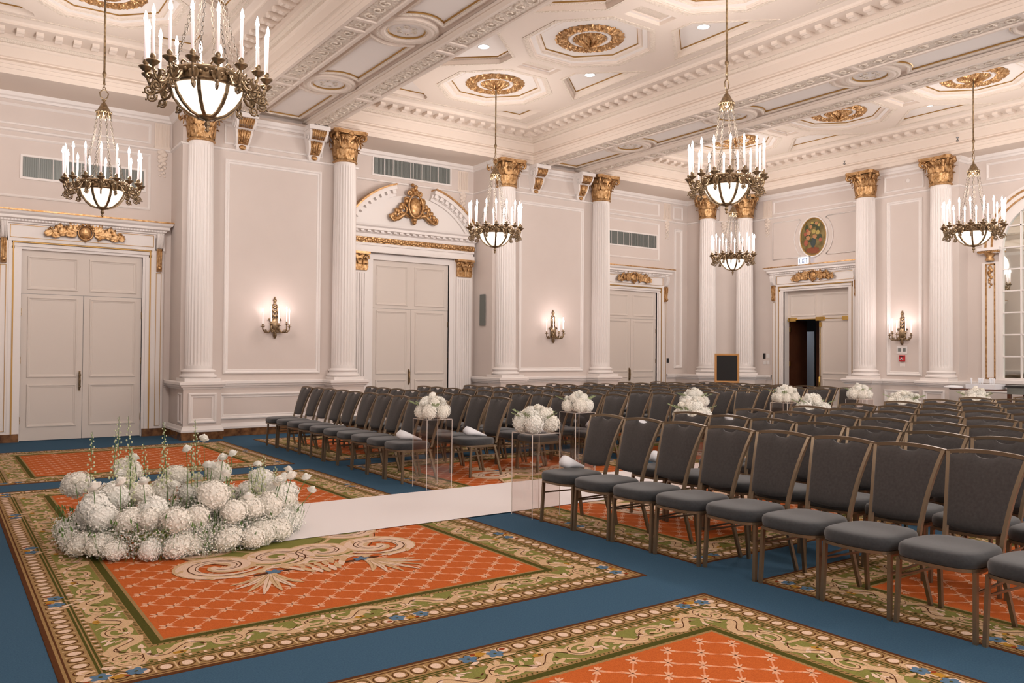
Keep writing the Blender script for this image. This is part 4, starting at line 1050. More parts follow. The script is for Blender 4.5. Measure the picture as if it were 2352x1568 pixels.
        b = MB(); b.T = T0; b.tube([(r, 0, 3.895), (r+tl*.6, tl, 4.21)], .0125, 9); b.build('candle_sleeve', 'candle', arm)
        b = MB(); b.T = T0; b.lathe([(0,4.205),(.012,4.22),(.017,4.24),(.012,4.27),(.004,4.30),(0,4.312)], (r+tl*.6, tl, 0), 8); b.build('flame_bulb', 'bulb', arm)
    return t
chd = make_chandelier('bowl chandelier at the left, in front of the leftmost wall vent', (BAYX[0], OY[0], 0))
for bx, by, lb in ((BAYX[0], OY[2], 'largest nearest bowl chandelier, at the top left before the leftmost column'), (BAYX[1]+.02, OY[0], 'bowl chandelier right of the gilded coat of arms, before the third column'),
        (BAYX[1]+.07, OY[2], 'tall central bowl chandelier in front of the corner column capitals'), (BAYX[2]-.03, OY[0], 'smallest farthest bowl chandelier, low between the two corner columns'),
        (BAYX[2]-.02, OY[2], 'rightmost bowl chandelier, beside the arched window')):
    dup(chd, (bx, by, 0), rnd.random()*.3, lb)

# ============================================================ BANQUET CHAIRS (face -x)
def backw(z):    # half width of the back frame at height z
    u = (z-.42)/.5; return .158+.018*u+.042*u*u
def backx(z):
    u = max(0, (z-.42)/.5); return .165+.10*u+.07*u*u
def make_chair(label, loc):
    t = thing('banquet_chair', label, 'chair', loc, 0, '')
    # seat cushion: rounded outline, domed top
    b = MB(); n = 36; out = []
    for i in range(n):
        a = 2*PI*i/n; cx_, sy_ = cos(a), sin(a); e = .45
        x = -.065+.225*math.copysign(abs(cx_)**e, cx_); wd = .222-.035*max(0, x/.16)*1.; y = wd*math.copysign(abs(sy_)**e, sy_)
        if x < -.2: x -= .02*(1-(y/.22)**2)
        out.append((x, y))
    prof = [(.95,.385),(1.0,.39),(1.02,.415),(1.015,.437),(.99,.452),(.93,.461),(.80,.467),(.5,.470),(.2,.471)]
    vs = []; fs = []
    for s_, z in prof:
        for x, y in out: vs.append((-.06+(x+.06)*s_, y*s_, z))
    for k in range(len(prof)-1):
        for i in range(n): fs.append((k*n+i, k*n+(i+1)%n, (k+1)*n+(i+1)%n, (k+1)*n+i))
    fs.append(tuple((len(prof)-1)*n+i for i in range(n))); fs.append(tuple(range(n-1,-1,-1)))
    b.smooth = True; b.add(vs, fs); b.build('seat_cushion', 'seatfab', t)
    # upholstered back with half-moon handle gap
    b = MB(); b.smooth = True; nu, nv = 24, 10
    grid = []
    for side in (0, 1):
        for j in range(nv+1):
            for i in range(nu+1):
                u = -1+2*i/nu
                zt = .926+.020*(1-u*u)-.013-(.026*max(0, 1-(u/.32)**2)**.5 if abs(u) < .32 else 0)
                zb = .515-.018*(1-u*u)
                z = zb+(zt-zb)*j/nv; hw = backw(z)-.008
                puff = .022*(1-u**4)*(1-(2*j/nv-1)**6)
                x = backx(z)+(-.008-puff if side == 0 else .012+puff*.3)
                vs_ = (x, u*hw, z); grid.append(vs_)
    m0 = (nu+1)*(nv+1); fs = []
    for j in range(nv):
        for i in range(nu):
            a = j*(nu+1)+i; fs.append((a, a+1, a+nu+2, a+nu+1)); fs.append((m0+a, m0+a+nu+1, m0+a+nu+2, m0+a+1))
    for i in range(nu): a = nv*(nu+1)+i; fs.append((a, a+1, m0+a+1, m0+a)); fs.append((i, m0+i, m0+i+1, i+1))
    for j in range(nv):
        a = j*(nu+1); fs.append((a, a+nu+1, m0+a+nu+1, m0+a)); a += nu; fs.append((a, m0+a, m0+a+nu+1, a+nu+1))
    b.add(grid, fs); b.build('backrest', 'fabric', t)
    b = MB()
    def rect_sweep(mb, pts, hws, wy, wx):
        vs = []; fs = []
        for (x, y, z) in pts: vs += [(x-wx, y-wy, z), (x+wx, y-wy, z), (x+wx, y+wy, z), (x-wx, y+wy, z)]
        for k in range(len(pts)-1):
            for q in range(4): fs.append((k*4+q, k*4+(q+1)%4, k*4+4+(q+1)%4, k*4+4+q))
        fs += [(0,1,2,3), tuple(range(len(pts)*4-4, len(pts)*4))]; mb.add(vs, fs)
    for s in (-1, 1):
        pts = [(backx(z)+.004, s*backw(z), z) for z in (.395,.42,.48,.55,.62,.69,.76,.83,.89,.93)]; pts[0] = (.155, s*.160, .395)
        rect_sweep(b, pts, 0, .0115, .013)
    top = [(backx(.93)+.004, u*.233, .926+.020*(1-u*u)) for u in [-1+2*i/12 for i in range(13)]]
    vs = []; fs = []
    for x, y, z in top: vs += [(x-.013, y, z-.011), (x+.013, y, z-.011), (x+.013, y, z+.011), (x-.013, y, z+.011)]
    for k in range(12):
        for q in range(4): fs.append((k*4+q, k*4+4+q, k*4+4+(q+1)%4, k*4+(q+1)%4))
    fs += [(0,1,2,3), (48,51,50,49)]; b.add(vs, fs)
    b.build('back_frame', 'cframe', t)
    b = MB()
    ring = [(-.06+(x+.06)*1.01, y*1.01) for x, y in out]
    for k, (sc_, z0, z1) in enumerate(((1, .368, .386),)):
        vs = [(x, y, z0) for x, y in ring]+[(x, y, z1) for x, y in ring]; b.add(vs, [(i, (i+1)%n, n+(i+1)%n, n+i) for i in range(n)]+[tuple(range(n-1,-1,-1)), tuple(range(n,2*n))])
    for s in (-1, 1): b.bar((-.24, s*.205, .362), (.165, s*.165, .362), .022, .018)
    b.build('seat_frame', 'cframe', t)
    for s in (-1, 1):
        b = MB(); b.bar((-.232, s*.208, .372), (-.250, s*.216, .012), .021, .026); b.box(-.262, -.238, s*.216-.011, s*.216+.011, 0, .014); b.build('leg', 'cframe', t)
        b = MB(); b.bar((.130, s*.170, .372), (.215, s*.205, .012), .021, .026); b.box(.203, .227, s*.205-.011, s*.205+.011, 0, .014); b.build('leg', 'cframe', t)
        b = MB(); b.bar((-.238, s*.214, .262), (.158, s*.183, .262), .010, .012); b.build('stretcher', 'cframe', t)
    b = MB(); b.bar((.15, -.175, .34), (.15, .175, .34), .012); b.bar((-.05, -.19, .352), (-.05, .19, .352), .012); b.build('cross_stretcher', 'cframe', t)
    return t
PIT = .475
ordn = ['first','second','third','fourth','fifth','sixth','seventh','eighth','ninth','tenth','eleventh','twelfth']
rown = ['front','second','third','fourth','fifth','sixth','seventh','eighth','ninth','back']
ch0 = None; seats = {}
def place_chair(x, y, label, grp, key):
    global ch0
    jx, jy, jr = rnd.uniform(-.012, .012), rnd.uniform(-.003, .003), rnd.uniform(-.006, .006)
    if ch0 is None: ch0 = make_chair(label, (0,0,0)); c = ch0
    else: c = dup(ch0, (0,0,0))
    c.location = (x+jx, y+jy, 0); c.rotation_euler = (0, 0, jr); c['label'] = label; c['group'] = grp; seats[key] = c
# right-hand block (near side of the aisle)
right_rows = []
for r in range(9):
    x = 4.715+.942*r; y0 = 5.88-PIT/2 if r == 0 else 5.72-PIT/2
    if r == 8: y0 = 5.42-PIT/2
    k = 0
    while True:
        y = y0-PIT*k
        if y < .415*(x)-.35 or y < 1.2: break
        side = 'on the near side of the white aisle'
        lb = 'grey banquet chair, %s from the aisle, %s row, near side' % (ordn[k], rown[r])
        place_chair(x, y, lb, 'grey banquet chairs on the near side of the aisle', ('R', r, k)); k += 1
        if k > 11: break
# left-hand block (far side of the aisle)
for r in range(10):
    x = 4.645+.925*r; n = 10 if r == 0 else 9
    y0 = 8.383+PIT/2 if r < 2 else 8.28+PIT/2-.012*r
    for k in range(n):
        if r == 9 and k == 8: continue
        lb = 'grey banquet chair, %s from the aisle, %s row, far side' % (ordn[k], rown[r])
        place_chair(x, y0+PIT*k, lb, 'grey banquet chairs on the far side of the aisle', ('L', r, k))

# ============================================================ AISLE RUNNER
b = MB(); nseg = 60; vs = []; fs = []
for i in range(nseg+1):
    x = 1.62+12.4*i/nseg
    for j, y in enumerate((6.345, 6.35, 7.80, 7.805)): vs.append((x, y+.006*sin(x*1.3+j), (.0105 if j in (1, 2) else .0095)+.0005*sin(x*5)))
for i in range(nseg):
    for j in range(3): fs.append((i*4+j, i*4+4+j, i*4+5+j, i*4+1+j))
b.add(vs, fs); b.add([(1.62,6.35,.0085),(14.02,6.35,.0085),(14.02,7.8,.0085),(1.62,7.8,.0085)], [(0,3,2,1)])
b.build('aisle_runner', 'white', None, label='long white cloth aisle runner between the two blocks of chairs', category='runner')

# ============================================================ FLOWERS
def hydrangea_mesh(seed, N=190):
    r = random.Random(seed); b = MB(); b.sphere((0,0,0), .90, 14, 9)
    for i in range(N):
        z = 1-2*(i+.5)/N; a = i*2.39996+r.uniform(-.2, .2); q = math.sqrt(1-z*z)
        nrm = Vector((q*cos(a), q*sin(a), z)); R = r.uniform(.87, 1.06); c = nrm*R
        u = nrm.orthogonal().normalized(); v = nrm.cross(u); ph = r.uniform(0, PI)
        for k in range(4):
            t = ph+k*PI/2; d = u*cos(t)+v*sin(t); e = nrm.cross(d); L = r.uniform(.14, .20)
            b.add([c-nrm*.02, c+d*L*.55+e*L*.42+nrm*.03, c+d*L+nrm*r.uniform(-.05,.10), c+d*L*.55-e*L*.42+nrm*.03], [(0,1,2,3)])
    return b
def rose_mesh(seed):
    r = random.Random(seed); b = MB(); b.smooth = True; b.sphere((0,0,-.1), .55, 10, 7)
    for ring, (n, rad, tilt, zz) in enumerate(((3, .32, .15, .35), (4, .52, .30, .22), (5, .74, .55, .05), (6, .92, .85, -.12))):
        for k in range(n):
            a = 2*PI*(k+ring*.37)/n+r.uniform(-.15, .15); vs = []; fs = []
            for i in range(4):
                for j in range(5):
                    u = -1+2*j/4; v = i/3
                    ang = a+u*(PI/n)*1.25; rr = rad*(.55+.45*v+.08*v*v*(1+tilt)); z = zz-.55+.85*v*(1-tilt*.35)-.12*u*u*v+.05*sin(u*5+k)*v
                    vs.append((rr*cos(ang), rr*sin(ang), z))
            for i in range(3):
                for j in range(4): fs.append((i*5+j, i*5+j+1, i*5+j+6, i*5+j+5))
            b.add(vs, fs)
    return b
def mesh_of(mb, name, mats):
    me = bpy.data.meshes.new(name); me.from_pydata([tuple(v) for v in mb.v], [], mb.f)
    for k in mats: me.materials.append(M[k])
    me.polygons.foreach_set('material_index', mb.m); me.polygons.foreach_set('use_smooth', mb.sm); me.update(); return me
HY = [mesh_of(hydrangea_mesh(i), 'hydrangea_head', ['petal' if i % 2 else 'petal2']) for i in range(4)]
RO = [mesh_of(rose_mesh(i), 'rose_head', ['petal2' if i % 2 else 'petal']) for i in range(3)]
def put(me, name, par, loc, sc, rot=None):
    o = bpy.data.objects.new(name, me); C.objects.link(o); o.parent = par; kids.setdefault(par.name, []).append(o)
    o.location = loc; o.scale = sc if isinstance(sc, tuple) else (sc, sc, sc); o.rotation_euler = rot or (rnd.uniform(-.5,.5), rnd.uniform(-.5,.5), rnd.uniform(0, 6)); return o
def frond(mb, p, d, L, n=7):
    p = Vector(p); d = Vector(d).normalized(); s = d.cross(Vector((0,0,1))).normalized()
    pts = [p+d*L*k/n+Vector((0,0,-.12*L*(k/n)**2)) for k in range(n+1)]; mb.tube(pts, .0022, 4)
    for k in range(1, n+1):
        for q in (-1, 1):
            c = pts[k]; e = (s*q+d*.7).normalized(); l = L*.32*(1-.5*k/n); mb.add([c, c+e*l*.5+d*.010, c+e*l+Vector((0,0,.01)), c+e*l*.5-d*.008], [(0,1,2,3)])
def aisle_piece(x, y, side, i, lbp, lbf, seed):
    r = random.Random(seed)
    t = thing('acrylic_pedestal', lbp, 'pedestal', (x, y, 0), r.uniform(-.03, .03), 'clear acrylic flower pedestals along the aisle')
    H, hw, th = .765, .16, .006
    for k, (a, bb, c_, d_) in enumerate(((-hw, hw, -hw, -hw+th), (-hw, hw, hw-th, hw), (-hw, -hw+th, -hw+th, hw-th), (hw-th, hw, -hw+th, hw-th))):
        b = MB(); b.box(a, bb, c_, d_, .0, H); b.build('side_panel', 'acryl', t)
    b = MB(); b.box(-hw, hw, -hw, hw, H, H+th); b.build('top_panel', 'acryl', t)
    for sx in (-1, 1):
        for sy in (-1, 1): b = MB(); b.box(sx*hw-.0025, sx*hw+.0025, sy*hw-.0025, sy*hw+.0025, 0, H); b.build('edge_highlight_bar', 'acedge', t)  # thin pale bars paint the highlight on the upright edges
    b = MB()
    for s_ in (-1, 1): b.box(-hw, hw, s_*hw-.002, s_*hw+.002, H+th-.004, H+th+.0005); b.box(s_*hw-.002, s_*hw+.002, -hw, hw, H+th-.004, H+th+.0005)
    b.build('rim_highlight_bar', 'acedge', t)  # same painted highlight round the top
    f = thing('aisle_flower_arrangement', lbf, 'flower arrangement', (x, y, H+th+.014), 0, 'white flower arrangements on the aisle pedestals')
    for k in range(7):
        a = 2*PI*k/6+r.uniform(-.3, .3); rr = .135 if k < 6 else 0; R = r.uniform(.072, .092)
        put(HY[r.randrange(4)], 'hydrangea', f, (rr*cos(a), rr*sin(a), R*.85+(.09 if k == 6 else 0)), R)
    for k in range(4):
        a = 2*PI*k/4+r.uniform(-.5, .5); put(HY[r.randrange(4)], 'hydrangea', f, (.07*cos(a), .07*sin(a), .16), r.uniform(.06, .075))
    for k in range(7):
        a = 2*PI*k/7+r.uniform(-.4, .4); rr = r.uniform(.02, .19); put(RO[r.randrange(3)], 'rose', f, (rr*cos(a), rr*sin(a), .245-rr*.55+r.uniform(-.02, .035)), r.uniform(.036, .048), (r.uniform(-.5,.5)+sin(a)*-.5, cos(a)*.5, 0))
    for k in range(6):
        a = r.uniform(0, 2*PI); b = MB(); frond(b, (.14*cos(a), .14*sin(a), .12), (cos(a), sin(a), .6), r.uniform(.10, .15)); b.build('leaf_spray', 'leaf', f)
PX = [4.58, 6.70, 8.87, 10.95, 13.0]
nth = ['front', 'third', 'fifth', 'seventh', 'ninth']
for i, x in enumerate(PX):
    yl = 8.05; yr = 6.13
    aisle_piece(x, yl, 'far', i, 'clear acrylic pedestal at the %s row, far side of the aisle' % nth[i], 'white flower arrangement on the pedestal at the %s row, far side' % nth[i], 10+i)
    aisle_piece(x+.02, yr, 'near', i, 'clear acrylic pedestal at the %s row, near side of the aisle' % nth[i], 'white flower arrangement on the pedestal at the %s row, near side' % nth[i], 30+i)

# big floor arrangement
fa = thing('floor_flower_arrangement', 'large ring of white hydrangeas, roses and pale larkspur on the carpet', 'flower arrangement', (1.68, 7.0, 0))
r = random.Random(5)
RX, RY = .80, .74
heads = []
def ringp(a, k=1.0): return (RX*k*cos(a), RY*k*sin(a))
for k in range(30):                                    # low outer row
    a = 2*PI*k/30+r.uniform(-.06, .06); x, y = ringp(a, r.uniform(.98, 1.10)); R = r.uniform(.085, .115); heads.append((x, y, R*.95, R))
for k in range(30):                                    # upper row
    a = 2*PI*k/24+r.uniform(-.1, .1); x, y = ringp(a, r.uniform(.78, .98)); R = r.uniform(.085, .12)
    if abs(a) < .35 or abs(a-2*PI) < .35: continue
    heads.append((x, y, r.uniform(.20, .31), R))
for (x, y, z, R) in ((-.72,.62,.40,.105), (-.30,.78,.47,.11), (.10,.72,.40,.10), (.42,.60,.42,.11), (.74,.35,.36,.12), (.62,-.35,.34,.11), (.05,-.62,.42,.115), (-.55,-.10,.40,.12), (-.70,-.25,.34,.12), (-.35,-.5,.33,.12), (.80,-.05,.28,.12), (-.28,.35,.33,.10), (.30,.30,.22,.10)): heads.append((x, y, z, R))
for x, y, z, R in heads: put(HY[r.randrange(4)], 'hydrangea', fa, (x, y, z), (R*r.uniform(.85,1.2), R*r.uniform(.85,1.2), R*r.uniform(.75,1.0)))
sb = MB()
def stem(p, q, rad=.003):
    p = Vector(p); q = Vector(q); m_ = (p+q)/2+Vector((r.uniform(-.02,.02), r.uniform(-.02,.02), 0)); sb.tube([p, m_, q], rad, 5)
for k in range(34):
    a = r.uniform(0, 2*PI); kk = r.uniform(.6, 1.08); x, y = ringp(a, kk); z = r.uniform(.36, .58) if k % 3 else r.uniform(.26, .40)
    x += .06*cos(a); 
    put(RO[r.randrange(3)], 'ranunculus', fa, (x, y, z), r.uniform(.036, .052), (r.uniform(-.6,.6), r.uniform(-.6,.6), r.uniform(0,6)))
    stem((x*.9, y*.9, .05), (x, y, z-.03))
for x, y, z in ((.98,-.10,.42), (.28,.55,.74), (.12,.50,.66), (.50,.45,.60), (.98,-.25,.33), (-.28,.62,.60)):
    put(RO[r.randrange(3)], 'ranunculus', fa, (x, y, z), .045, (.2, .4, r.uniform(0,6))); stem((x*.8, y*.8, .08), (x, y, z-.03))
sb.build('flower_stems', 'stem', fa)
for k in range(16):
    a = PI*.35+PI*1.0*k/15+r.uniform(-.1,.1) if k < 11 else r.uniform(-.7, .9); kk = r.uniform(.55, .9); x, y = ringp(a, kk); H = r.uniform(.68, .98) if k < 11 else r.uniform(.52, .72); lx, ly = r.uniform(-.06,.06), r.uniform(-.06,.06)
    b = MB(); b.cm = 0; b.tube([(x,y,.05), (x+lx*.5,y+ly*.5,H*.5), (x+lx,y+ly,H)], [.004,.003,.0015], 5); b.cm = 1
    nfl = 34
    for i in range(nfl):
        t = i/nfl; z = H*(.42+.58*t); px, py = x+lx*(z/H), y+ly*(z/H); aa = i*2.4; rr = .030*(1-t)+.010; s_ = .0125*(1-.6*t)
        b.sphere((px+rr*cos(aa), py+rr*sin(aa), z), s_, 5, 3, (1, 1, 1.2))
    b.build('larkspur_spire', ['stem', 'pgreen'], fa)
b = MB()
for k in range(15000):
    a = r.uniform(0, 2*PI); kk = r.gauss(.95, .17); x, y = ringp(a, kk); zt = .34 if kk < 1 else .24; z = abs(r.gauss(.10, .11))
    if z > zt or kk > 1.20 or (kk > 1.08 and z < .03): continue
    s_ = r.uniform(.005, .009); b.add([(x+s_,y,z),(x-s_,y,z),(x,y+s_,z),(x,y-s_,z),(x,y,z+s_),(x,y,z-s_)], [(0,2,4),(2,1,4),(1,3,4),(3,0,4),(2,0,5),(1,2,5),(3,1,5),(0,3,5)])
b.build('babys_breath', 'petal', fa)['kind'] = 'stuff'
b = MB()
for k in range(1100):
    a = r.uniform(0, 2*PI); kk = r.uniform(.7, 1.15); x, y = ringp(a, kk); d = Vector((r.uniform(-.5,.5), r.uniform(-.5,.5), 1)).normalized(); L = r.uniform(.10, .30); q = Vector((x,y,.0))+d*L
    s_ = d.orthogonal().normalized()*.0016; b.add([Vector((x,y,0))-s_, Vector((x,y,0))+s_, q+s_, q-s_], [(0,1,2,3)])
    if k % 3 == 0: e = d.orthogonal().normalized(); b.add([q, q+e*.012+d*.02, q+d*.05, q-e*.012+d*.02], [(0,1,2,3)])
b.build('fine_greenery', 'stem', fa)['kind'] = 'stuff'

# white paper petal cones on seats
def cone(key, lb, dx=-.06, dy=.05, rz=.4, rx=0):
    c = seats.get(key)
    if not c: return
    b = MB(); b.smooth = True; n = 14; ks = 7; vs = []; fs = []
    for k in range(ks+1):
        u = k/ks; rad = .012+.055*min(1, u*1.25)*(1 if u < .86 else 1-.75*(u-.86)/.14)
        for i in range(n):
            a = 2*PI*i/n; rr = rad*(1+.10*sin(3*a+u*4)); vs.append((-.15+.30*u if True else 0, rr*cos(a), max(.0, .062*min(1, u*1.25)+.010+rr*.85*sin(a))))
    for k in range(ks):
        for i in range(n): fs.append((k*n+i, k*n+(i+1)%n, (k+1)*n+(i+1)%n, (k+1)*n+i))
    fs += [tuple(range(n)), tuple(ks*n+i for i in range(n))]; b.add(vs, fs)
    o = b.build('paper_petal_cone', 'paper', None, label=lb, category='paper cone', group='white paper cones left on aisle chairs')
    o.location = (c.location.x+dx, c.location.y+dy, .472); o.rotation_euler = (0, 0, rz)
for r_ in range(9):
    if (('R', r_, 0)) in seats: cone(('R', r_, 0), 'white paper cone on the aisle seat of the %s row, near side of the aisle' % rown[r_], -.02, .06, PI+.15+.1*r_)
for r_ in range(8):
    cone(('L', r_, 0), 'white paper cone on the aisle seat of the %s row, far side of the aisle' % rown[r_], -.06, -.02, PI-.3+.05*r_)

# ============================================================ CHALKBOARD, TABLES
t = thing('framed_chalkboard', 'blank black chalkboard in a light wood frame before the corner columns', 'chalkboard', (15.95, 13.42, 0), -math.radians(49)+0)
b = MB(); b.box(-.245, .245, -.012, .0, .875, 1.51); b.build('black_board', 'black', t)
b = MB(); b.frame(-.295, .295, .83, 1.555, [(0,-.02),(0,.012),(.01,.02),(.04,.018),(.055,.008),(.055,-.0)], lambda u, v, h: (u, -h-.002, v)); b.box(-.295, .295, .0, .015, .83, 1.555); b.build('wood_frame', 'oak', t)
for s in (-1, 1):
    b = MB(); b.bar((s*.13, -.03, .82), (s*.24, -.06, 0), .025); b.build('easel_leg', 'dwood', t)
b = MB(); b.bar((0, .02, 1.3), (0, .42, 0), .025); b.build('easel_leg', 'dwood', t)
b = MB(); b.box(-.2, .2, -.06, .015, .80, .828); b.build('easel_ledge', 'dwood', t)
t = thing('cake_table', 'small dark table against the right wall near the arched window', 'table', (16.75, 7.85, 0))
b = MB(); b.lathe([(0,.865),(.50,.865),(.505,.875),(.50,.89),(0,.89)], n=40); b.build('table_top', 'dwood', t)
b = MB(); b.lathe([(.03,.03),(.04,.865)], n=14); b.lathe([(0,.03),(.25,.02),(.25,0),(0,0)], n=20); b.build('table_base', 'bplastic', t)
t = thing('white_cake', 'flat white tray with upright paper cones on the table near the arched window', 'tray', (16.75, 7.80, .89))
b = MB(); b.box(-.22, .22, -.36, .18, .0, .09); b.build('white_box', 'paper', t)
for k in range(7):
    b = MB(); b.lathe([(.004,0),(.022,.10),(.018,.115),(0,.12)], (-.12+.08*(k % 3), -.30+.07*k, .09), 8); b.build('paper_cone', 'paper', t)
b = MB(); b.sphere((16.55, 8.22, .905), .14, 16, 8, (1.2, 1.3, .3)); o = b.build('folded_white_cloth', 'paper', None, label='folded white cloth at the left edge of the small dark table', category='cloth'); 
for v in o.data.vertices:
    v.co.z = max(v.co.z, .891)
t = thing('dark_side_table', 'dark-topped side table cut off by the right edge under the arched window', 'table', (17.1, 7.05, 0))
b = MB(); b.box(-.3, .5, -.55, .33, .93, .965); b.build('table_top', 'bplastic', t)
b = MB(); b.box(-.27, .45, -.52, .30, .80, .93); b.build('apron', 'grille', t)
for x in (-.24, .42):
    for y in (-.49, .27): b = MB(); b.box(x-.03, x+.03, y-.03, y+.03, 0, .8); b.build('leg', 'dwood', t)

# ============================================================ PATTERNED CARPET PANELS
RC = ['r_or','r_sal','r_sal2','r_tan','r_beige','r_brown','r_green','r_dgreen','r_pink','r_blue','r_gold','r_red']
RI = {k: i for i, k in enumerate(RC)}
def make_rug(x0, x1, y0, y1, label, medallion=False, detail=True, seed=1):
    r = random.Random(seed); b = MB(); L = [0]
    cnt = [0]
    def lay(k): cnt[0] = (cnt[0]+1) % 80; return .003+.00045*k+4e-6*cnt[0]
    def rect(d, col, k): b.cm = RI[col]; b.flat([(x0+d,y0+d),(x1-d,y0+d),(x1-d,y1-d),(x0+d,y1-d)], .003+.00045*k)
    def band(d0, d1, col, k):
        b.cm = RI[col]; o = [(x0+d0,y0+d0),(x1-d0,y0+d0),(x1-d0,y1-d0),(x0+d0,y1-d0)]; i_ = [(x0+d1,y0+d1),(x1-d1,y0+d1),(x1-d1,y1-d1),(x0+d1,y1-d1)]
        z = .003+.00045*k; b.add([(x,y,z) for x,y in o+i_], [(j,(j+1)%4,4+(j+1)%4,4+j) for j in range(4)])
    b.cm = RI['r_brown']; b.add([(x0,y0,0),(x1,y0,0),(x1,y1,0),(x0,y1,0)]+[(x0+.002,y0+.002,.003),(x1-.002,y0+.002,.003),(x1-.002,y1-.002,.003),(x0+.002,y1-.002,.003)], [(0,1,5,4),(1,2,6,5),(2,3,7,6),(3,0,4,7)])
    band(.002, .026, 'r_brown', 0); band(.026, .040, 'r_tan', 0); band(.040, .050, 'r_brown', 0); band(.050, .165, 'r_tan', 0); band(.165, .178, 'r_dgreen', 0); band(.178, .186, 'r_tan', 0); band(.186, .198, 'r_dgreen', 0); band(.198, .235, 'r_tan', 0)
    band(.235, .425, 'r_green', 0); band(.425, .455, 'r_tan', 0); band(.455, .50, 'r_dgreen', 0); band(.50, .52, 'r_tan', 0); rect(.52, 'r_or', 0)
    def ell(x, y, a, c_, col, k, n=14, rot=0, wob=0):
        b.cm = RI[col]; z = lay(k); pts = []
        for i in range(n):
            t_ = 2*PI*i/n; rr = 1+wob*sin(5*t_+x*9); u, v = a*rr*cos(t_), c_*rr*sin(t_); pts.append((x+u*cos(rot)-v*sin(rot), y+u*sin(rot)+v*cos(rot)))
        b.flat(pts, z)
    def ribbon(pts, ws, col, k):
        b.cm = RI[col]; z = lay(k); vs = []; n = len(pts)
        for i, (x, y) in enumerate(pts):
            xa, ya = pts[max(0, i-1)]; xb, yb = pts[min(n-1, i+1)]; dx, dy = xb-xa, yb-ya; l = math.hypot(dx, dy) or 1; nx, ny = -dy/l, dx/l; wv = ws[i] if isinstance(ws, list) else ws
            vs += [(x+nx*wv/2, y+ny*wv/2, z), (x-nx*wv/2, y-ny*wv/2, z)]
        b.add(vs, [(2*i, 2*i+1, 2*i+3, 2*i+2) for i in range(n-1)])
    # diagonal lattice with small blossoms, clipped to the field
    fx0, fx1, fy0, fy1 = x0+.53, x1-.53, y0+.53, y1-.53; A, Bq = .236, .236; cx, cy = (x0+x1)/2, (y0+y1)/2
    inside = lambda x, y: fx0 < x < fx1 and fy0 < y < fy1
    ni = int((fx1-fx0)/A)+2; nj = int((fy1-fy0)/Bq)+2
    if detail:
        for i in range(-ni, ni+1):
            for j in range(-nj, nj+1):
                if (i+j) % 2: continue
                x, y = cx+i*A/2, cy+j*Bq/2
                if not (fx0-A < x < fx1+A and fy0-Bq < y < fy1+Bq): continue
                for sx in (-1, 1):
                    p = (x, y); q = (x+sx*A/2, y+Bq/2)
                    if inside(*p) and inside(*q):
                        if sx > 0: ribbon([p, ((p[0]+q[0])/2, (p[1]+q[1])/2), q], [.012, .009, .012], 'r_sal', 1)
                        else: ribbon([(p[0]+(q[0]-p[0])*t_+.006*sin(2*PI*t_), p[1]+(q[1]-p[1])*t_) for t_ in (0,.15,.3,.42,.5,.58,.7,.85,1)], [.004,.020,.026,.014,.006,.014,.026,.020,.004], 'r_sal', 1)
                if inside(x, y):
                    for q in (PI/4, PI*1.25):
                        for dq in (-.32, 0, .32): ell(x+.028*cos(q+dq), y+.028*sin(q+dq), .025, .007, 'r_sal2', 2, 8, q+dq*1.3)
                    for q in (PI*.75, PI*1.75): ell(x+.022*cos(q), y+.022*sin(q), .020, .011, 'r_sal2', 2, 8, q)
                    ell(x, y, .007, .007, 'r_brown', 3, 6)
    # border ornament in band coordinates
    def side(s):
        if s == 0: return (x1-x0, lambda u, t_: (x0+u, y0+t_), 0)
        if s == 1: return (y1-y0, lambda u, t_: (x1-t_, y0+u), PI/2)
        if s == 2: return (x1-x0, lambda u, t_: (x1-u, y1-t_), PI)
        return (y1-y0, lambda u, t_: (x0+t_, y1-u), -PI/2)
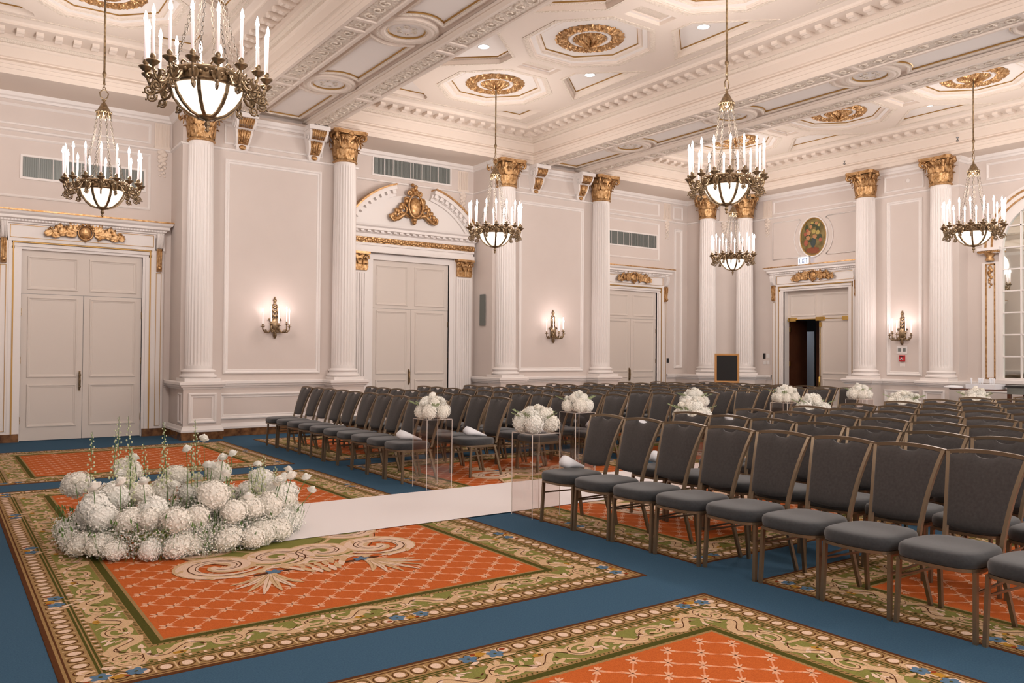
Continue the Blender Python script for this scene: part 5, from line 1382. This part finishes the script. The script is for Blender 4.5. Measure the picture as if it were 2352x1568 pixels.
    for s in range(4):
        Ln, F, rot = side(s)
        n = round((Ln-.10)/.098); pit = (Ln-.10)/n
        for i in range(1, n):
            u = .05+i*pit; x, y = F(u, .107); ell(x, y, .041, .044, 'r_brown', 1, 14, rot); ell(x, y, .034, .038, 'r_tan', 2, 12, rot); x, y = F(u+.003, .107); ell(x, y, .027, .031, 'r_pink', 3, 12, rot)
            if detail: x, y = F(u+pit/2, .107); ribbon([F(u+pit/2, .06), F(u+pit/2, .155)], .008, 'r_beige', 1)
        if detail:
            m_ = int((Ln-.44)/.036)
            for i in range(m_): u = .22+i*.036; ribbon([F(u, .204), F(u, .229)], .014, 'r_dgreen' if i % 2 else 'r_pink', 1)
            m_ = int((Ln-.88)/.03)
            for i in range(m_): u = .44+i*.03; ribbon([F(u, .432), F(u+.010, .449)], .008, 'r_dgreen', 1)
            # running scrolls
            n = max(2, round((Ln-.6)/.46)); pit = (Ln-.6)/n
            for i in range(n+1):
                u0 = .3+i*pit; sg = 1 if i % 2 else -1
                sp = [F(u0+p[0]*1.35, .33+sg*p[1]) for p in spiral(0, 0, .018, .082, .4, 1.35, 22)]; ribbon(sp, [.016+.030*sin(PI*k/22) for k in range(23)], 'r_beige', 3); ribbon(sp[4:-4], .005, 'r_brown', 4)
                if i < n:
                    pts = [F(u0+.06+(pit-.10)*k/14, .33+.075*sin(2*PI*k/14+(0 if sg > 0 else PI))) for k in range(15)]; ribbon(pts, [.030+.060*sin(PI*k/14)+.014*sin(k*2.6) for k in range(15)], 'r_beige', 2)
                    ribbon([F(u0+.10+(pit-.20)*k/10, .33+.058*sin(2*PI*k/10+(0 if sg > 0 else PI))) for k in range(11)], .006, 'r_brown', 4)
                    for k in range(16):
                        uu = u0+.04+(pit-.08)*r.random(); tt = r.uniform(.25, .41); x, y = F(uu, tt); ell(x, y, r.uniform(.018,.045), r.uniform(.007,.015), 'r_beige' if k % 3 else 'r_pink', 3, 8, r.uniform(0, PI), .2)
                    for k in range(3):
                        uu = u0+pit*r.random(); x, y = F(uu, r.uniform(.27,.39)); ell(x, y, .016, .005, 'r_brown', 5, 7, r.uniform(0, PI))
                    if i % 2 == 0:
                        x, y = F(u0+pit*.5, .27); ell(x, y, .035, .02, 'r_gold', 4, 10, rot, .25); ell(x+.01, y, .010, .008, 'r_brown', 5, 6)
        # flower groups at the corners and along the sides
        marks = [0.24, Ln/2] + ([Ln*.25, Ln*.75] if Ln > 4.5 else [])
        for u in marks:
            for k in range(10): x, y = F(u+r.uniform(-.16,.17), .17+r.uniform(-.08,.09)); ell(x, y, r.uniform(.02,.045), r.uniform(.012,.022), 'r_beige' if k % 4 else 'r_pink', 4, 9, r.uniform(0,PI), .2)
            for du, dt in ((-.075, .135), (.075, .125)):
                x, y = F(u+du, dt)
                for q in range(5): ell(x+.026*cos(q*1.257), y+.026*sin(q*1.257), .024, .019, 'r_blue', 5, 8, q*1.257)
                ell(x, y, .010, .010, 'r_dgreen', 6, 7)
            x, y = F(u, .10); ell(x, y, .040, .026, 'r_gold', 5, 9, rot, .25); x, y = F(u+.03, .09); ell(x, y, .016, .012, 'r_red', 6, 7)
            x, y = F(u-.14, .10); ell(x, y, .018, .014, 'r_red', 5, 7)
    if medallion:
        mx, my = (x0+x1)/2, (y0+y1)/2; a_, c_ = .98, 1.62
        E_ = lambda k, n=60: [(mx+a_*k*cos(2*PI*i/n), my+c_*k*sin(2*PI*i/n)) for i in range(n+1)]
        b.cm = RI['r_green']; b.flat(E_(.93)[:-1], lay(4)); ribbon(E_(.93), .030, 'r_beige', 5); ribbon(E_(.955), .008, 'r_brown', 5); ribbon(E_(.66), .03, 'r_beige', 5); ribbon(E_(.63), .008, 'r_brown', 6)
        def swirl(cx_, cy_, R_, a0, tt, w0):
            for f_, col, k_, ww in ((1, 'r_beige', 6, 1.), (.80, 'r_pink', 7, .55), (1.10, 'r_pink', 7, .45)):
                sp = spiral(cx_, cy_, R_*.10, R_*f_, a0, tt*(1+.03*(f_-1)), 36); ribbon(sp, [w0*ww*(.25+.95*sin(PI*min(1, k/36*1.05))) for k in range(37)], col, k_)
            sp = spiral(cx_, cy_, R_*.12, R_*.90, a0, tt, 36); ribbon(sp[5:-3], .010, 'r_brown', 8); sp = spiral(cx_, cy_, R_*.10, R_*.70, a0, tt, 30); ribbon(sp[8:-3], .006, 'r_brown', 8)
            for k in range(16, 36, 2):
                x, y = spiral(cx_, cy_, R_*.10, R_*1.12, a0, tt, 36)[k]; an = math.atan2(y-cy_, x-cx_); ell(x, y, .050, .017, 'r_beige' if k % 4 else 'r_pink', 7, 8, an+.9*(1 if tt > 0 else -1), .2)
        for sx in (-1, 1):
            for sy in (-1, 1):
                for (dx, dy, R_, a0, tt, w0) in ((.58, 1.26, .33, .5, 1.5, .17), (.18, 1.22, .28, 2.4, -1.45, .16), (.56, .68, .30, 5.2, -1.5, .14), (.80, .28, .16, 1.0, 1.4, .06)):
                    swirl(mx+sx*dx, my+sy*dy, R_, a0 if sx > 0 else PI-a0, tt*sx*sy, w0)
                bx_, by_ = mx+sx*.34, my+sy*1.60; d0 = math.atan2(sy*.46, sx*.20)
                for k in range(-3, 4):
                    an = d0+k*.10; Lk = .52-.05*abs(k); pts = [(bx_+Lk*t_*cos(an+.35*k*.12*t_*3), by_+Lk*t_*sin(an+.35*k*.12*t_*3)) for t_ in (0,.2,.4,.6,.8,1)]
                    ribbon(pts, [.03,.045,.05,.045,.035,.008], 'r_beige' if k % 2 else 'r_pink', 7); ribbon(pts[1:5], .005, 'r_tan', 8)
                x, y = bx_-sx*.02, by_
                for q in range(5): ell(x+.034*cos(q*1.257), y+.026*sin(q*1.257), .030, .020, 'r_blue', 9, 8, q*1.257)
                ell(x-.09, y+.02*sy, .06, .022, 'r_brown', 8, 8); ell(x+.10, y, .05, .018, 'r_brown', 8, 8); ell(x+.14, y-.04*sy, .05, .03, 'r_or', 8, 8)
        for sy in (-1, 1):
            for k in range(9): ell(mx+.055*(k-4), my+sy*(1.72-.012*(k-4)**2), .085, .024, 'r_pink' if k % 2 else 'r_beige', 8, 9, PI/2+.12*(k-4)*sy, .15)
            for k in range(7): ell(mx+.06*(k-3), my+sy*(1.58-.012*(k-3)**2), .07, .022, 'r_beige', 7, 9, PI/2+.15*(k-3)*sy, .15)
    return b.build('patterned_carpet_panel', RC, None, label=label, category='carpet', group='orange and green bordered carpet panels')
RX_ = [(.47, 3.98), (4.48, 8.0), (8.50, 12.0), (12.5, 16.0)]
RYr = [('A', 10.72, 14.12), ('B', 4.03, 10.18), ('C', -2.6, 3.53)]
desc = {('A',0): 'orange carpet panel behind the flower pile, before the left double door', ('B',0): 'orange carpet panel with green scroll medallion under the flower pile', ('C',0): 'orange carpet panel cut off by the bottom edge of the photo',
        ('A',1): 'orange carpet panel under the far end of the left front row, near the marble skirting', ('B',1): 'orange carpet panel under the front rows where the white runner enters the chairs', ('C',1): 'orange carpet panel under the nearest chairs at the bottom right',
        ('A',2): 'bordered carpet panel before the arched door, hidden under far chairs', ('B',2): 'bordered carpet panel under the middle rows along the aisle', ('A',3): 'bordered carpet panel before the corner columns, hidden under far chairs', ('B',3): 'bordered carpet panel under the back rows before the open doorway'}
for j, (nm, ya, yb) in enumerate(RYr):
    for i, (xa, xb) in enumerate(RX_):
        if (nm, i) not in desc: continue
        make_rug(xa, xb, ya, yb, desc[(nm, i)], medallion=(nm == 'B'), detail=(i < 2), seed=i*3+j)
